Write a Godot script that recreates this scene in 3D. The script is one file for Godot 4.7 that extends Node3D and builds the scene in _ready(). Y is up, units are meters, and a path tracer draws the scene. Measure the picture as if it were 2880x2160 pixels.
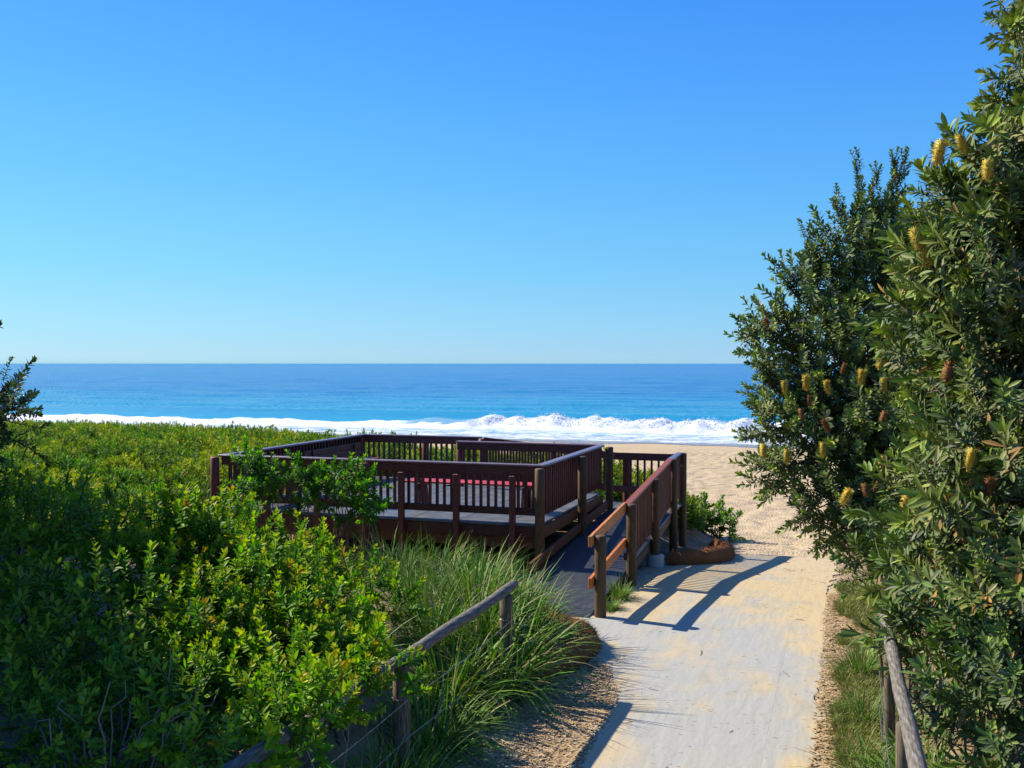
extends Node3D
# Beach access path with a timber viewing deck. x is right of the path, y up, -z runs out to sea; the origin is the foot of the first ramp post.

var rng := RandomNumberGenerator.new()
var M := {}
var cache := {}
var used := {}
var n1 := FastNoiseLite.new()
var n2 := FastNoiseLite.new()
var cellular := FastNoiseLite.new()
const SEA_LEVEL := -3.7
const SHORE := -76.7

func _ready():
	rng.seed = 20417
	# ---- camera
	var cam := Camera3D.new()
	cam.name = "camera"
	cam.position = Vector3(3.01, 3.3, 12.857)
	cam.rotation_degrees = Vector3(-1.16, 18.2, 0)
	cam.fov = 41.32
	cam.near = 0.1
	cam.far = 60000.0
	add_child(cam)
	cam.current = true
	# ---- sky and exposure
	var sm := PanoramaSkyMaterial.new()
	sm.panorama = clear_sky(Vector3(-1.183, 1.0, -0.216).normalized())
	var sky := Sky.new()
	sky.sky_material = sm
	var env := Environment.new()
	env.background_mode = Environment.BG_SKY
	env.sky = sky
	env.tonemap_mode = Environment.TONE_MAPPER_LINEAR
	env.tonemap_exposure = 1.6
	env.sdfgi_enabled = true
	env.ssao_enabled = true
	env.ssil_enabled = true
	var we := WorldEnvironment.new()
	we.name = "world_environment"
	we.environment = env
	add_child(we)
	# ---- sun: ahead and to the left, about 40 degrees up
	var sun := DirectionalLight3D.new()
	sun.name = "sun"
	var to_sun := Vector3(-1.183, 1.0, -0.216)
	sun.look_at_from_position(to_sun * 50.0, Vector3.ZERO, Vector3.UP)
	sun.light_energy = 1.6
	sun.light_color = Color(1.0, 0.955, 0.87)
	sun.light_angular_distance = 0.5
	sun.shadow_enabled = true
	add_child(sun)

	n1.seed = 11
	n1.noise_type = FastNoiseLite.TYPE_SIMPLEX_SMOOTH
	n1.frequency = 1.0
	n1.fractal_type = FastNoiseLite.FRACTAL_NONE
	n2.seed = 5
	n2.noise_type = FastNoiseLite.TYPE_SIMPLEX_SMOOTH
	n2.frequency = 1.0
	n2.fractal_type = FastNoiseLite.FRACTAL_FBM
	n2.fractal_octaves = 4
	cellular.seed = 3
	cellular.noise_type = FastNoiseLite.TYPE_CELLULAR
	cellular.frequency = 1.0
	cellular.fractal_type = FastNoiseLite.FRACTAL_NONE
	cellular.cellular_return_type = FastNoiseLite.RETURN_DISTANCE

	materials()
	build_ground()
	build_sea()
	build_path()
	build_deck()
	build_ramp()
	build_benches()
	build_fences()
	build_coir_logs()
	build_plants()
	build_litter()

func clear_sky(sun: Vector3) -> ImageTexture:
	# clear air: paler and brighter towards the horizon and round the sun, deepening to the zenith
	var stops := [[0.0, Color(0.275, 0.455, 0.56)], [0.035, Color(0.215, 0.455, 0.615)], [0.09, Color(0.138, 0.405, 0.635)], [0.17, Color(0.085, 0.325, 0.64)], [0.26, Color(0.055, 0.25, 0.635)], [0.34, Color(0.038, 0.20, 0.61)], [0.6, Color(0.03, 0.13, 0.46)], [1.0, Color(0.02, 0.085, 0.32)]]
	var W := 1024
	var H := 512
	var im := Image.create(W, H, false, Image.FORMAT_RGBF)
	for j in H:
		var up := cos(PI * (j + 0.5) / H)
		var flat := sqrt(1.0 - up * up)
		var c: Color = stops[0][1]
		for k in range(1, stops.size()):
			if up >= stops[k - 1][0]:
				c = stops[k - 1][1].lerp(stops[k][1], clampf((up - stops[k - 1][0]) / (stops[k][0] - stops[k - 1][0]), 0, 1))
		if up < 0.0:
			c = Color(0.21, 0.40, 0.52)
		for i in W:
			var a := TAU * (i + 0.5) / W
			var d := Vector3(sin(a) * flat, up, -cos(a) * flat)
			var g := maxf(0.0, d.dot(sun))
			var k := 0.86 + 0.62 * g * g
			var glow := 0.35 * pow(g, 24.0)
			if up < 0.0:
				k = 1.0
				glow = 0.0
			im.set_pixel(i, j, Color(c.r * k * (1.0 + 0.25 * g * g) + glow, c.g * k + glow, c.b * (0.93 + 0.25 * g * g) + glow))
	return ImageTexture.create_from_image(im)

# ------------------------------------------------------------------ naming
func numbered(called: String) -> String:
	if not used.has(called):
		used[called] = 0
		return called
	used[called] += 1
	return "%s_%03d" % [called, used[called]]

func thing(called, label, category, at = Vector3.ZERO, turn = 0.0, group = ""):
	var o := Node3D.new()
	o.name = numbered(called)
	add_child(o)
	o.position = at
	o.rotation.y = turn
	tag(o, label, category, group)
	return o

func tag(o, label, category, group = "", kind = ""):
	o.set_meta("label", label)
	o.set_meta("category", category)
	if group != "":
		o.set_meta("group", group)
	if kind != "":
		o.set_meta("kind", kind)

func part(called, mesh, mat, parent, xf = Transform3D.IDENTITY):
	var o := MeshInstance3D.new()
	o.name = called
	o.mesh = mesh
	o.material_override = mat
	o.transform = xf
	parent.add_child(o, true)
	return o

func structure(called, mesh, mat, parent = null):
	var o := MeshInstance3D.new()
	o.name = called
	o.mesh = mesh
	o.material_override = mat
	if parent == null:
		add_child(o, true)
		o.set_meta("kind", "structure")
	else:
		parent.add_child(o, true)
	return o

# ------------------------------------------------------------------ textures and materials
func grey_noise(size: int, freq: float, octaves: int, seed_: int, kind := FastNoiseLite.TYPE_SIMPLEX_SMOOTH) -> Image:
	var n := FastNoiseLite.new()
	n.seed = seed_
	n.noise_type = kind
	n.frequency = freq
	n.fractal_type = FastNoiseLite.FRACTAL_FBM if octaves > 1 else FastNoiseLite.FRACTAL_NONE
	n.fractal_octaves = octaves
	var im := n.get_seamless_image(size, size, false, false, 0.15, true)
	im.convert(Image.FORMAT_L8)
	return im

func ramp_image(im: Image, stops: Array) -> ImageTexture:
	# stops: [[position 0..1, Color], ...]; colours in sRGB
	var lut := PackedByteArray()
	lut.resize(768)
	for k in 256:
		var t := k / 255.0
		var c: Color = stops[0][1]
		for s in range(1, stops.size()):
			var a = stops[s - 1]
			var b = stops[s]
			if t >= a[0]:
				c = a[1].lerp(b[1], clampf((t - a[0]) / maxf(b[0] - a[0], 0.0001), 0, 1))
		lut[k * 3] = int(clampf(c.r, 0, 1) * 255)
		lut[k * 3 + 1] = int(clampf(c.g, 0, 1) * 255)
		lut[k * 3 + 2] = int(clampf(c.b, 0, 1) * 255)
	var src := im.get_data()
	var out := PackedByteArray()
	out.resize(src.size() * 3)
	for i in src.size():
		var k := src[i] * 3
		out[i * 3] = lut[k]
		out[i * 3 + 1] = lut[k + 1]
		out[i * 3 + 2] = lut[k + 2]
	return ImageTexture.create_from_image(Image.create_from_data(im.get_width(), im.get_height(), false, Image.FORMAT_RGB8, out))

func tex(im: Image) -> ImageTexture:
	return ImageTexture.create_from_image(im)

func mat(called: String, col: Color, rough: float) -> StandardMaterial3D:
	var m := StandardMaterial3D.new()
	m.resource_name = called
	m.albedo_color = col
	m.roughness = rough
	M[called] = m
	return m

func wood(called: String, grain: ImageTexture, bump: ImageTexture, tint: Color, rough: float, scale: Vector3) -> StandardMaterial3D:
	var m := mat(called, tint, rough)
	m.albedo_texture = grain
	m.uv1_triplanar = true
	m.uv1_scale = scale
	m.heightmap_enabled = true
	m.heightmap_texture = bump
	m.heightmap_scale = 0.25
	return m

func leaf_mat(called: String, back: Color, rough: float, spec := 0.5) -> StandardMaterial3D:
	var m := mat(called, Color.WHITE, rough)
	m.vertex_color_use_as_albedo = true
	m.cull_mode = BaseMaterial3D.CULL_DISABLED
	m.backlight_enabled = true
	m.backlight = back
	m.metallic_specular = spec
	return m

func materials():
	var g := grey_noise(512, 0.02, 5, 21)
	var grain_img := grey_noise(256, 0.03, 4, 7)
	var bump := tex(grain_img)
	var stain := ramp_image(grain_img, [[0.0, Color(0.24, 0.115, 0.105)], [0.45, Color(0.40, 0.19, 0.165)], [0.75, Color(0.48, 0.245, 0.20)], [1.0, Color(0.56, 0.34, 0.28)]])
	var pine := ramp_image(grain_img, [[0.0, Color(0.44, 0.26, 0.11)], [0.4, Color(0.72, 0.46, 0.20)], [0.7, Color(0.82, 0.55, 0.26)], [1.0, Color(0.88, 0.66, 0.37)]])
	var post := ramp_image(grain_img, [[0.0, Color(0.25, 0.18, 0.11)], [0.4, Color(0.40, 0.30, 0.19)], [0.7, Color(0.47, 0.36, 0.23)], [1.0, Color(0.56, 0.46, 0.32)]])
	var log := ramp_image(grain_img, [[0.0, Color(0.17, 0.155, 0.14)], [0.35, Color(0.35, 0.33, 0.30)], [0.7, Color(0.48, 0.46, 0.43)], [1.0, Color(0.60, 0.58, 0.55)]])
	# boards lie along their own z, posts along their own y
	wood("stained_board", stain, bump, Color.WHITE, 0.42, Vector3(9, 9, 0.7))
	wood("stained_board_dark", stain, bump, Color(0.84, 0.80, 0.80), 0.45, Vector3(9, 9, 0.9))
	wood("stained_baluster", stain, bump, Color(0.95, 0.90, 0.88), 0.5, Vector3(9, 0.8, 9))
	var capr := ramp_image(grain_img, [[0.0, Color(0.33, 0.25, 0.30)], [0.5, Color(0.43, 0.34, 0.41)], [1.0, Color(0.52, 0.43, 0.50)]])
	var cap := wood("painted_cap", capr, bump, Color.WHITE, 0.35, Vector3(9, 9, 0.8))
	cap.metallic_specular = 0.7
	wood("orange_board", pine, bump, Color(1.0, 0.95, 0.9), 0.6, Vector3(8, 8, 0.6))
	wood("capping", pine, bump, Color(0.72, 0.55, 0.47), 0.5, Vector3(8, 8, 0.7))
	wood("brown_board", pine, bump, Color(0.56, 0.52, 0.44), 0.6, Vector3(8, 8, 0.7))
	wood("round_post", post, bump, Color(0.80, 0.78, 0.68), 0.7, Vector3(7, 0.7, 7))
	wood("dark_post", stain, bump, Color(1.0, 0.95, 0.88), 0.6, Vector3(7, 0.7, 7))
	wood("weathered_log", log, bump, Color.WHITE, 0.85, Vector3(7, 7, 0.8))
	wood("weathered_post", log, bump, Color(0.95, 0.90, 0.80), 0.85, Vector3(7, 0.8, 7))
	var red := ramp_image(grain_img, [[0.0, Color(0.52, 0.12, 0.14)], [0.5, Color(0.74, 0.20, 0.22)], [1.0, Color(0.82, 0.30, 0.31)]])
	wood("red_slat", red, bump, Color.WHITE, 0.45, Vector3(9, 9, 0.7))
	mat("steel", Color(0.55, 0.56, 0.56), 0.4).metallic = 0.8
	# moulded grating: a raised lattice with sand caught in it
	var gi := Image.create(128, 128, false, Image.FORMAT_L8)
	for y in 128:
		for x in 128:
			var fx := absf(fposmod(x, 16.0) - 7.5) / 8.0
			var fy := absf(fposmod(y, 16.0) - 7.5) / 8.0
			gi.set_pixel(x, y, Color.from_hsv(0, 0, smoothstep(0.35, 0.7, maxf(fx, fy))))
	var gm := mat("grating", Color.WHITE, 0.5)
	gm.albedo_texture = ramp_image(grey_noise(512, 0.012, 5, 77), [[0.0, Color(0.25, 0.27, 0.30)], [0.55, Color(0.34, 0.36, 0.39)], [0.8, Color(0.40, 0.40, 0.40)], [1.0, Color(0.52, 0.49, 0.43)]])
	gm.uv1_triplanar = true
	gm.uv1_world_triplanar = true
	gm.uv1_scale = Vector3(0.5, 0.5, 0.5)
	gm.normal_enabled = false
	var gg := mat("grating_rib", Color(0.30, 0.32, 0.36), 0.45)
	gg.vertex_color_use_as_albedo = false
	# sand
	var sand := mat("sand", Color.WHITE, 0.95)
	sand.vertex_color_use_as_albedo = true
	sand.albedo_texture = ramp_image(grey_noise(512, 0.08, 5, 31), [[0.0, Color(0.78, 0.77, 0.75)], [0.5, Color(0.93, 0.93, 0.92)], [1.0, Color(1, 1, 1)]])
	sand.uv1_triplanar = true
	sand.uv1_world_triplanar = true
	sand.uv1_scale = Vector3(0.45, 0.45, 0.45)
	sand.heightmap_enabled = true
	sand.heightmap_texture = tex(grey_noise(512, 0.05, 5, 33))
	sand.heightmap_scale = 3.0
	sand.metallic_specular = 0.2
	var wet := mat("wet_sand", Color(0.47, 0.40, 0.32), 0.25)
	wet.albedo_texture = ramp_image(g, [[0.0, Color(0.86, 0.86, 0.88)], [1.0, Color(1, 1, 1)]])
	wet.uv1_triplanar = true
	wet.uv1_world_triplanar = true
	wet.uv1_scale = Vector3(0.1, 0.1, 0.1)
	# water
	var w := mat("sea_water", Color.WHITE, 0.16)
	w.vertex_color_use_as_albedo = true
	w.metallic_specular = 0.3
	w.normal_enabled = true
	var wi := grey_noise(512, 0.03, 5, 91)
	wi.bump_map_to_normal_map(9.0)
	w.normal_texture = tex(wi)
	w.normal_scale = 1.0
	w.uv1_triplanar = true
	w.uv1_world_triplanar = true
	w.uv1_scale = Vector3(0.045, 0.045, 0.09)
	var sw := mat("surf", Color.WHITE, 0.55)
	sw.vertex_color_use_as_albedo = true
	sw.heightmap_enabled = true
	sw.heightmap_texture = tex(grey_noise(512, 0.03, 5, 93))
	sw.heightmap_scale = 4.0
	sw.uv1_triplanar = true
	sw.uv1_world_triplanar = true
	sw.uv1_scale = Vector3(0.2, 0.2, 0.2)
	sw.metallic_specular = 0.3
	mat("spray", Color(0.86, 0.88, 0.89), 0.6)
	# plants
	leaf_mat("banksia_leaf", Color(0.5, 0.55, 0.2), 0.55, 0.32)
	leaf_mat("bright_leaf", Color(0.80, 0.95, 0.22), 0.52, 0.3)
	leaf_mat("scrub_leaf", Color(0.65, 0.75, 0.2), 0.6, 0.25)
	leaf_mat("strap_leaf", Color(0.6, 0.7, 0.22), 0.5, 0.3)
	var fl := leaf_mat("flower", Color(0.5, 0.45, 0.2), 0.8, 0.2)
	fl.cull_mode = BaseMaterial3D.CULL_DISABLED
	var bark := mat("bark", Color.WHITE, 0.9)
	bark.albedo_texture = ramp_image(grain_img, [[0.0, Color(0.20, 0.16, 0.13)], [0.5, Color(0.36, 0.31, 0.26)], [1.0, Color(0.52, 0.47, 0.41)]])
	bark.uv1_triplanar = true
	bark.uv1_scale = Vector3(3, 1, 3)
	bark.heightmap_enabled = true
	bark.heightmap_texture = bump
	bark.heightmap_scale = 1.0
	mat("dead_twig", Color(0.56, 0.52, 0.47), 0.85)
	var coir := mat("coir", Color.WHITE, 0.95)
	coir.albedo_texture = ramp_image(grey_noise(512, 0.06, 4, 51), [[0.0, Color(0.34, 0.20, 0.10)], [0.5, Color(0.60, 0.38, 0.20)], [1.0, Color(0.76, 0.54, 0.33)]])
	coir.uv1_triplanar = true
	coir.uv1_scale = Vector3(2, 2, 2)
	coir.heightmap_enabled = true
	coir.heightmap_texture = tex(grey_noise(256, 0.07, 4, 52))
	coir.heightmap_scale = 3.0
	var lit := mat("litter", Color.WHITE, 0.9)
	lit.vertex_color_use_as_albedo = true
	lit.cull_mode = BaseMaterial3D.CULL_DISABLED
	mat("footing", Color(0.72, 0.72, 0.70), 0.8)

# ------------------------------------------------------------------ mesh helpers
func new_st() -> SurfaceTool:
	var st := SurfaceTool.new()
	st.begin(Mesh.PRIMITIVE_TRIANGLES)
	return st

func tri(st: SurfaceTool, a: Vector3, b: Vector3, c: Vector3, na: Vector3, nb: Vector3, nc: Vector3):
	if (b - a).cross(c - a).dot(na + nb + nc) > 0.0:
		var t := b
		b = c
		c = t
		t = nb
		nb = nc
		nc = t
	st.set_normal(na)
	st.add_vertex(a)
	st.set_normal(nb)
	st.add_vertex(b)
	st.set_normal(nc)
	st.add_vertex(c)

func quad(st: SurfaceTool, a, b, c, d, na, nb, nc, nd):
	tri(st, a, b, c, na, nb, nc)
	tri(st, a, c, d, na, nc, nd)

func face(st: SurfaceTool, pts: Array, centre: Vector3):
	var mid := Vector3.ZERO
	for p in pts:
		mid += p
	mid /= pts.size()
	var n: Vector3 = (pts[1] - pts[0]).cross(pts[2] - pts[0]).normalized()
	if n.dot(mid - centre) < 0:
		n = -n
	for k in range(1, pts.size() - 1):
		tri(st, pts[0], pts[k], pts[k + 1], n, n, n)

func add_box(st: SurfaceTool, centre: Vector3, size: Vector3, ch := 0.0, basis := Basis.IDENTITY):
	var h := size * 0.5
	var c := minf(ch, minf(h.x, minf(h.y, h.z)) * 0.9)
	var P := func(sx, sy, sz, axis):
		var v := Vector3(sx * h.x, sy * h.y, sz * h.z)
		if axis != 0: v.x -= sx * c
		if axis != 1: v.y -= sy * c
		if axis != 2: v.z -= sz * c
		return centre + basis * v
	for s in [-1, 1]:
		face(st, [P.call(s, -1, -1, 0), P.call(s, 1, -1, 0), P.call(s, 1, 1, 0), P.call(s, -1, 1, 0)], centre)
		face(st, [P.call(-1, s, -1, 1), P.call(1, s, -1, 1), P.call(1, s, 1, 1), P.call(-1, s, 1, 1)], centre)
		face(st, [P.call(-1, -1, s, 2), P.call(1, -1, s, 2), P.call(1, 1, s, 2), P.call(-1, 1, s, 2)], centre)
	if c > 0.0:
		for s in [-1, 1]:
			for t in [-1, 1]:
				face(st, [P.call(s, t, -1, 0), P.call(s, t, 1, 0), P.call(s, t, 1, 1), P.call(s, t, -1, 1)], centre)
				face(st, [P.call(s, -1, t, 0), P.call(s, 1, t, 0), P.call(s, 1, t, 2), P.call(s, -1, t, 2)], centre)
				face(st, [P.call(-1, s, t, 1), P.call(1, s, t, 1), P.call(1, s, t, 2), P.call(-1, s, t, 2)], centre)
				for q in [-1, 1]:
					face(st, [P.call(s, t, q, 0), P.call(s, t, q, 1), P.call(s, t, q, 2)], centre)

func box_mesh(size: Vector3, ch := 0.0) -> ArrayMesh:
	var key := "b%.3f_%.3f_%.3f_%.3f" % [size.x, size.y, size.z, ch]
	if not cache.has(key):
		var st := new_st()
		add_box(st, Vector3.ZERO, size, ch)
		cache[key] = st.commit()
	return cache[key]

func along(a: Vector3, b: Vector3, up := Vector3.UP) -> Transform3D:
	# a frame at the middle of a-b whose z runs along a-b
	var z := (b - a).normalized()
	var x := up.cross(z).normalized()
	return Transform3D(Basis(x, z.cross(x), z), (a + b) * 0.5)

func board(called, a: Vector3, b: Vector3, wide: float, high: float, m, parent, ch := 0.006):
	return part(called, box_mesh(Vector3(wide, high, a.distance_to(b)), ch), aged(m), parent, along(a, b))

func aged(m):
	# boards of one kind differ a little: some are greyer, some hold their stain
	if not m.resource_name in ["stained_board", "stained_board_dark", "stained_baluster", "brown_board", "orange_board", "painted_cap"]:
		return m
	var key: String = m.resource_name + "_aged"
	if not cache.has(key):
		var list := []
		for t in [Color(1, 1, 1), Color(0.86, 0.84, 0.84), Color(1.0, 0.93, 0.86), Color(0.92, 0.97, 1.0), Color(0.78, 0.76, 0.74)]:
			var q: StandardMaterial3D = m.duplicate()
			q.albedo_color = m.albedo_color * t
			q.uv1_offset = Vector3(list.size() * 0.37, list.size() * 0.21, list.size() * 0.53)
			list.append(q)
		cache[key] = list
	return cache[key][rng.randi() % 5]

func add_tube(st: SurfaceTool, pts: Array, radii: Array, seg: int, cap := true):
	var rings := []
	var norms := []
	var side := Vector3.RIGHT
	for i in pts.size():
		var d: Vector3
		if i == 0:
			d = pts[1] - pts[0]
		elif i == pts.size() - 1:
			d = pts[i] - pts[i - 1]
		else:
			d = pts[i + 1] - pts[i - 1]
		d = d.normalized()
		side = (side - d * side.dot(d))
		if side.length() < 0.05:
			side = d.cross(Vector3.FORWARD)
			if side.length() < 0.05:
				side = d.cross(Vector3.UP)
		side = side.normalized()
		var up := d.cross(side)
		var ring := []
		var nn := []
		for k in seg:
			var a := TAU * k / seg
			var n := side * cos(a) + up * sin(a)
			ring.append(pts[i] + n * radii[i])
			nn.append(n)
		rings.append(ring)
		norms.append(nn)
	for i in pts.size() - 1:
		for k in seg:
			var k2 := (k + 1) % seg
			quad(st, rings[i][k], rings[i][k2], rings[i + 1][k2], rings[i + 1][k], norms[i][k], norms[i][k2], norms[i + 1][k2], norms[i + 1][k])
	if cap:
		for e in [0, pts.size() - 1]:
			var n: Vector3 = (pts[1] - pts[0]).normalized() * -1.0 if e == 0 else (pts[e] - pts[e - 1]).normalized()
			for k in seg:
				tri(st, pts[e], rings[e][k], rings[e][(k + 1) % seg], n, n, n)

func tube_mesh(pts: Array, radii: Array, seg: int) -> ArrayMesh:
	var st := new_st()
	add_tube(st, pts, radii, seg)
	return st.commit()

func post_mesh(r: float, h: float) -> ArrayMesh:
	# a round pole standing on its origin, with a chamfered and slightly domed top
	var key := "p%.3f_%.3f" % [r, h]
	if not cache.has(key):
		var st := new_st()
		var ys := [0.0, h * 0.25, h * 0.5, h * 0.75, h - 0.014, h, h + 0.003]
		var rs := [r * 1.02, r * 1.01, r * 0.99, r, r, r - 0.012, 0.001]
		var pts := []
		for y in ys:
			pts.append(Vector3(0, y, 0))
		add_tube(st, pts, rs, 20, false)
		st.generate_normals()
		cache[key] = st.commit()
	return cache[key]

func lumpy_pole(a: Vector3, b: Vector3, r: float, seed_: float) -> ArrayMesh:
	# a log along z, centred, with checks and small bends
	var L := a.distance_to(b)
	var pts := []
	var rs := []
	var n := int(L / 0.12) + 2
	for i in n + 1:
		var t := float(i) / n
		pts.append(Vector3(n1.get_noise_2d(t * L * 0.5, seed_) * 0.012, n1.get_noise_2d(t * L * 0.5, seed_ + 9.0) * 0.012, (t - 0.5) * L))
		rs.append(r * (1.0 + 0.06 * n1.get_noise_2d(t * L * 2.0, seed_ + 20.0)))
	rs[0] = r * 0.9
	rs[n] = r * 0.9
	return tube_mesh(pts, rs, 16)

# ------------------------------------------------------------------ the lie of the land
func steps(u: float, table: Array) -> float:
	if u <= table[0][0]:
		return table[0][1]
	for k in range(1, table.size()):
		if u <= table[k][0]:
			var t: float = (u - table[k - 1][0]) / (table[k][0] - table[k - 1][0])
			return lerpf(table[k - 1][1], table[k][1], t)
	return table[-1][1]

const BASE := [[0.5, 0.0], [3.0, -0.06], [7.0, -0.38], [10.0, -0.75], [16.0, -1.4], [39.0, -2.5], [70.0, -3.45], [77.0, -3.72], [90.0, -4.4], [200.0, -9.0]]
const DUNE_LEFT := [[0.0, 0.05], [8.0, 0.0], [20.0, -0.35], [36.0, -0.8], [43.0, -2.6], [70.0, -3.45], [77.0, -3.72], [90.0, -4.4], [200.0, -9.0]]
const DUNE_RIGHT := [[0.0, 0.15], [8.0, 0.3], [20.0, 0.1], [36.0, -0.55], [43.0, -2.6], [70.0, -3.45], [77.0, -3.72], [90.0, -4.4], [200.0, -9.0]]
const EDGE_LEFT := [[-2.0, -0.25], [0.0, -2.2], [6.0, -0.4], [9.0, 0.7], [13.0, 0.0], [18.0, -6.5], [22.0, -12.0], [30.0, -20.0], [33.0, -30.0], [34.5, -42.0], [36.5, -80.0], [40.0, -300.0]]

func land(x: float, z: float) -> float:
	var u := -z
	var y := steps(u, BASE)
	var el := steps(u, EDGE_LEFT)
	var wl := 1.0 - smoothstep(el - 1.6, el, x)
	var wr := smoothstep(3.3, 4.6, x)
	y = lerpf(y, steps(u, DUNE_LEFT), wl)
	y = lerpf(y, steps(u, DUNE_RIGHT), wr)
	# the planted bank behind the left-hand fence
	if z > -2.0 and x < 0.2:
		var bank := smoothstep(-0.2, -1.1, x) * smoothstep(0.3, 1.6, z) * 0.42
		bank += smoothstep(-1.6, -4.0, x) * smoothstep(-1.5, 4.0, z) * 0.35
		y += bank
	return y

func trodden(x: float, z: float) -> float:
	# 0 on the path and under plants, 1 on open loose sand
	var u := -z
	var el := steps(u, EDGE_LEFT)
	return smoothstep(el - 0.5, el + 0.6, x) * smoothstep(6.9, 8.5, u) * (1.0 - smoothstep(60.0, 71.0, u))

func ground_y(x: float, z: float) -> float:
	var y := land(x, z)
	var t := trodden(x, z)
	var flat := smoothstep(-2.0, -3.0, x) + smoothstep(2.7, 3.3, x) + smoothstep(7.0, 8.5, -z)
	y += n2.get_noise_2d(x * 0.35, z * 0.35) * 0.05 * (0.3 + t) * clampf(flat, 0.0, 1.0)
	if t > 0.0:
		var c := cellular.get_noise_2d(x * 2.1 + n1.get_noise_2d(x, z) * 0.4, z * 1.7)
		y += (smoothstep(-0.95, -0.25, c) - 0.6) * 0.09 * t
		y += n1.get_noise_2d(x * 3.3, z * 3.3) * 0.025 * t
	return y

func spread(stops: Array) -> Array:
	# [[from, step], ..., [to, 0]] -> coordinates
	var out := []
	for k in stops.size() - 1:
		var a: float = stops[k][0]
		var b: float = stops[k + 1][0]
		var n := int(ceil(absf(b - a) / stops[k][1]))
		for i in n:
			out.append(a + (b - a) * i / n)
	out.append(stops[-1][0])
	return out

func sheet(xs: Array, zs: Array, height: Callable, colour: Callable) -> ArrayMesh:
	var nx := xs.size()
	var nz := zs.size()
	var v := PackedVector3Array()
	var n := PackedVector3Array()
	var c := PackedColorArray()
	v.resize(nx * nz)
	n.resize(nx * nz)
	c.resize(nx * nz)
	for j in nz:
		for i in nx:
			var p := Vector3(xs[i], 0, zs[j])
			p.y = height.call(p.x, p.z)
			v[j * nx + i] = p
			c[j * nx + i] = colour.call(p)
	var idx := PackedInt32Array()
	for j in nz - 1:
		for i in nx - 1:
			var a := j * nx + i
			# zs run away from the viewer (falling), xs rise
			idx.append_array([a, a + nx, a + nx + 1, a, a + nx + 1, a + 1])
	for j in nz:
		for i in nx:
			var dx := v[j * nx + mini(i + 1, nx - 1)] - v[j * nx + maxi(i - 1, 0)]
			var dz := v[mini(j + 1, nz - 1) * nx + i] - v[maxi(j - 1, 0) * nx + i]
			var k := dx.cross(dz).normalized()
			n[j * nx + i] = k if k.y > 0 else -k
	var arr := []
	arr.resize(Mesh.ARRAY_MAX)
	arr[Mesh.ARRAY_VERTEX] = v
	arr[Mesh.ARRAY_NORMAL] = n
	arr[Mesh.ARRAY_COLOR] = c
	arr[Mesh.ARRAY_INDEX] = idx
	var m := ArrayMesh.new()
	m.add_surface_from_arrays(Mesh.PRIMITIVE_TRIANGLES, arr)
	return m

func build_ground():
	var xs := spread([[-900, 100], [-200, 12], [-60, 2.0], [-20, 0.5], [-10, 0.14], [9, 0.5], [24, 4.0], [80, 30], [500, 0]])
	var zs := spread([[300, 30], [60, 3.0], [15, 0.25], [-6.5, 0.13], [-34, 0.25], [-62, 0.6], [-80, 3.0], [-120, 20], [-200, 0]])
	var dry := Color(0.54, 0.42, 0.27)
	var pale := Color(0.60, 0.48, 0.325)
	var soil := Color(0.19, 0.125, 0.07)
	var colour := func(p: Vector3) -> Color:
		var u := -p.z
		var el := steps(u, EDGE_LEFT)
		var planted := maxf(1.0 - smoothstep(el - 0.5, el + 0.25, p.x + n1.get_noise_2d(p.x * 1.3, p.z * 1.3) * 0.35), smoothstep(2.75, 3.15, p.x + n1.get_noise_2d(p.x * 1.7, p.z * 1.7) * 0.3) if u < 30.0 else 0.0)
		if u > 41.0:
			planted = 0.0
		var s := dry.lerp(pale, 0.5 + 0.5 * n2.get_noise_2d(p.x * 0.2, p.z * 0.2))
		return s.lerp(soil, planted * (0.75 + 0.25 * n1.get_noise_2d(p.x * 3.0, p.z * 3.0)))
	structure("ground", sheet(xs, zs, ground_y, colour), M.sand)
	# the damp strip the last waves reached
	var wz := spread([[SHORE + 8.0, 0.5], [SHORE - 3.0, 0]])
	var wx := spread([[-300, 10], [-100, 1.0], [30, 10], [300, 0]])
	var wobble := func(x: float, z: float) -> float:
		var into: float = 8.0 + SHORE - z
		var reach: float = 3.2 + 2.2 * n1.get_noise_2d(x * 0.06, 3.0) + 1.0 * n1.get_noise_2d(x * 0.2, 8.0)
		return ground_y(x, z) + (0.03 if into > reach else -0.06)
	structure("wet_sand", sheet(wx, wz, wobble, func(_p): return Color.WHITE), M.wet_sand)

# ------------------------------------------------------------------ sea
func crest_at(x: float) -> float:
	return 15.0 + n1.get_noise_2d(x * 0.035, 40.0) * 2.2 + n1.get_noise_2d(x * 0.15, 41.0) * 0.8

func crest_height(x: float) -> float:
	var a := 0.34 + 0.16 * n1.get_noise_2d(x * 0.09, 50.0)
	a = lerpf(a, 0.8 + 0.15 * n1.get_noise_2d(x * 0.2, 51.0), smoothstep(-46.0, -40.0, x))
	a = lerpf(a, 0.72 + 0.75 * absf(n1.get_noise_2d(x * 0.09, 52.0)) + 0.2 * absf(n1.get_noise_2d(x * 0.3, 53.0)), smoothstep(-37.0, -30.0, x))
	return a

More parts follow.
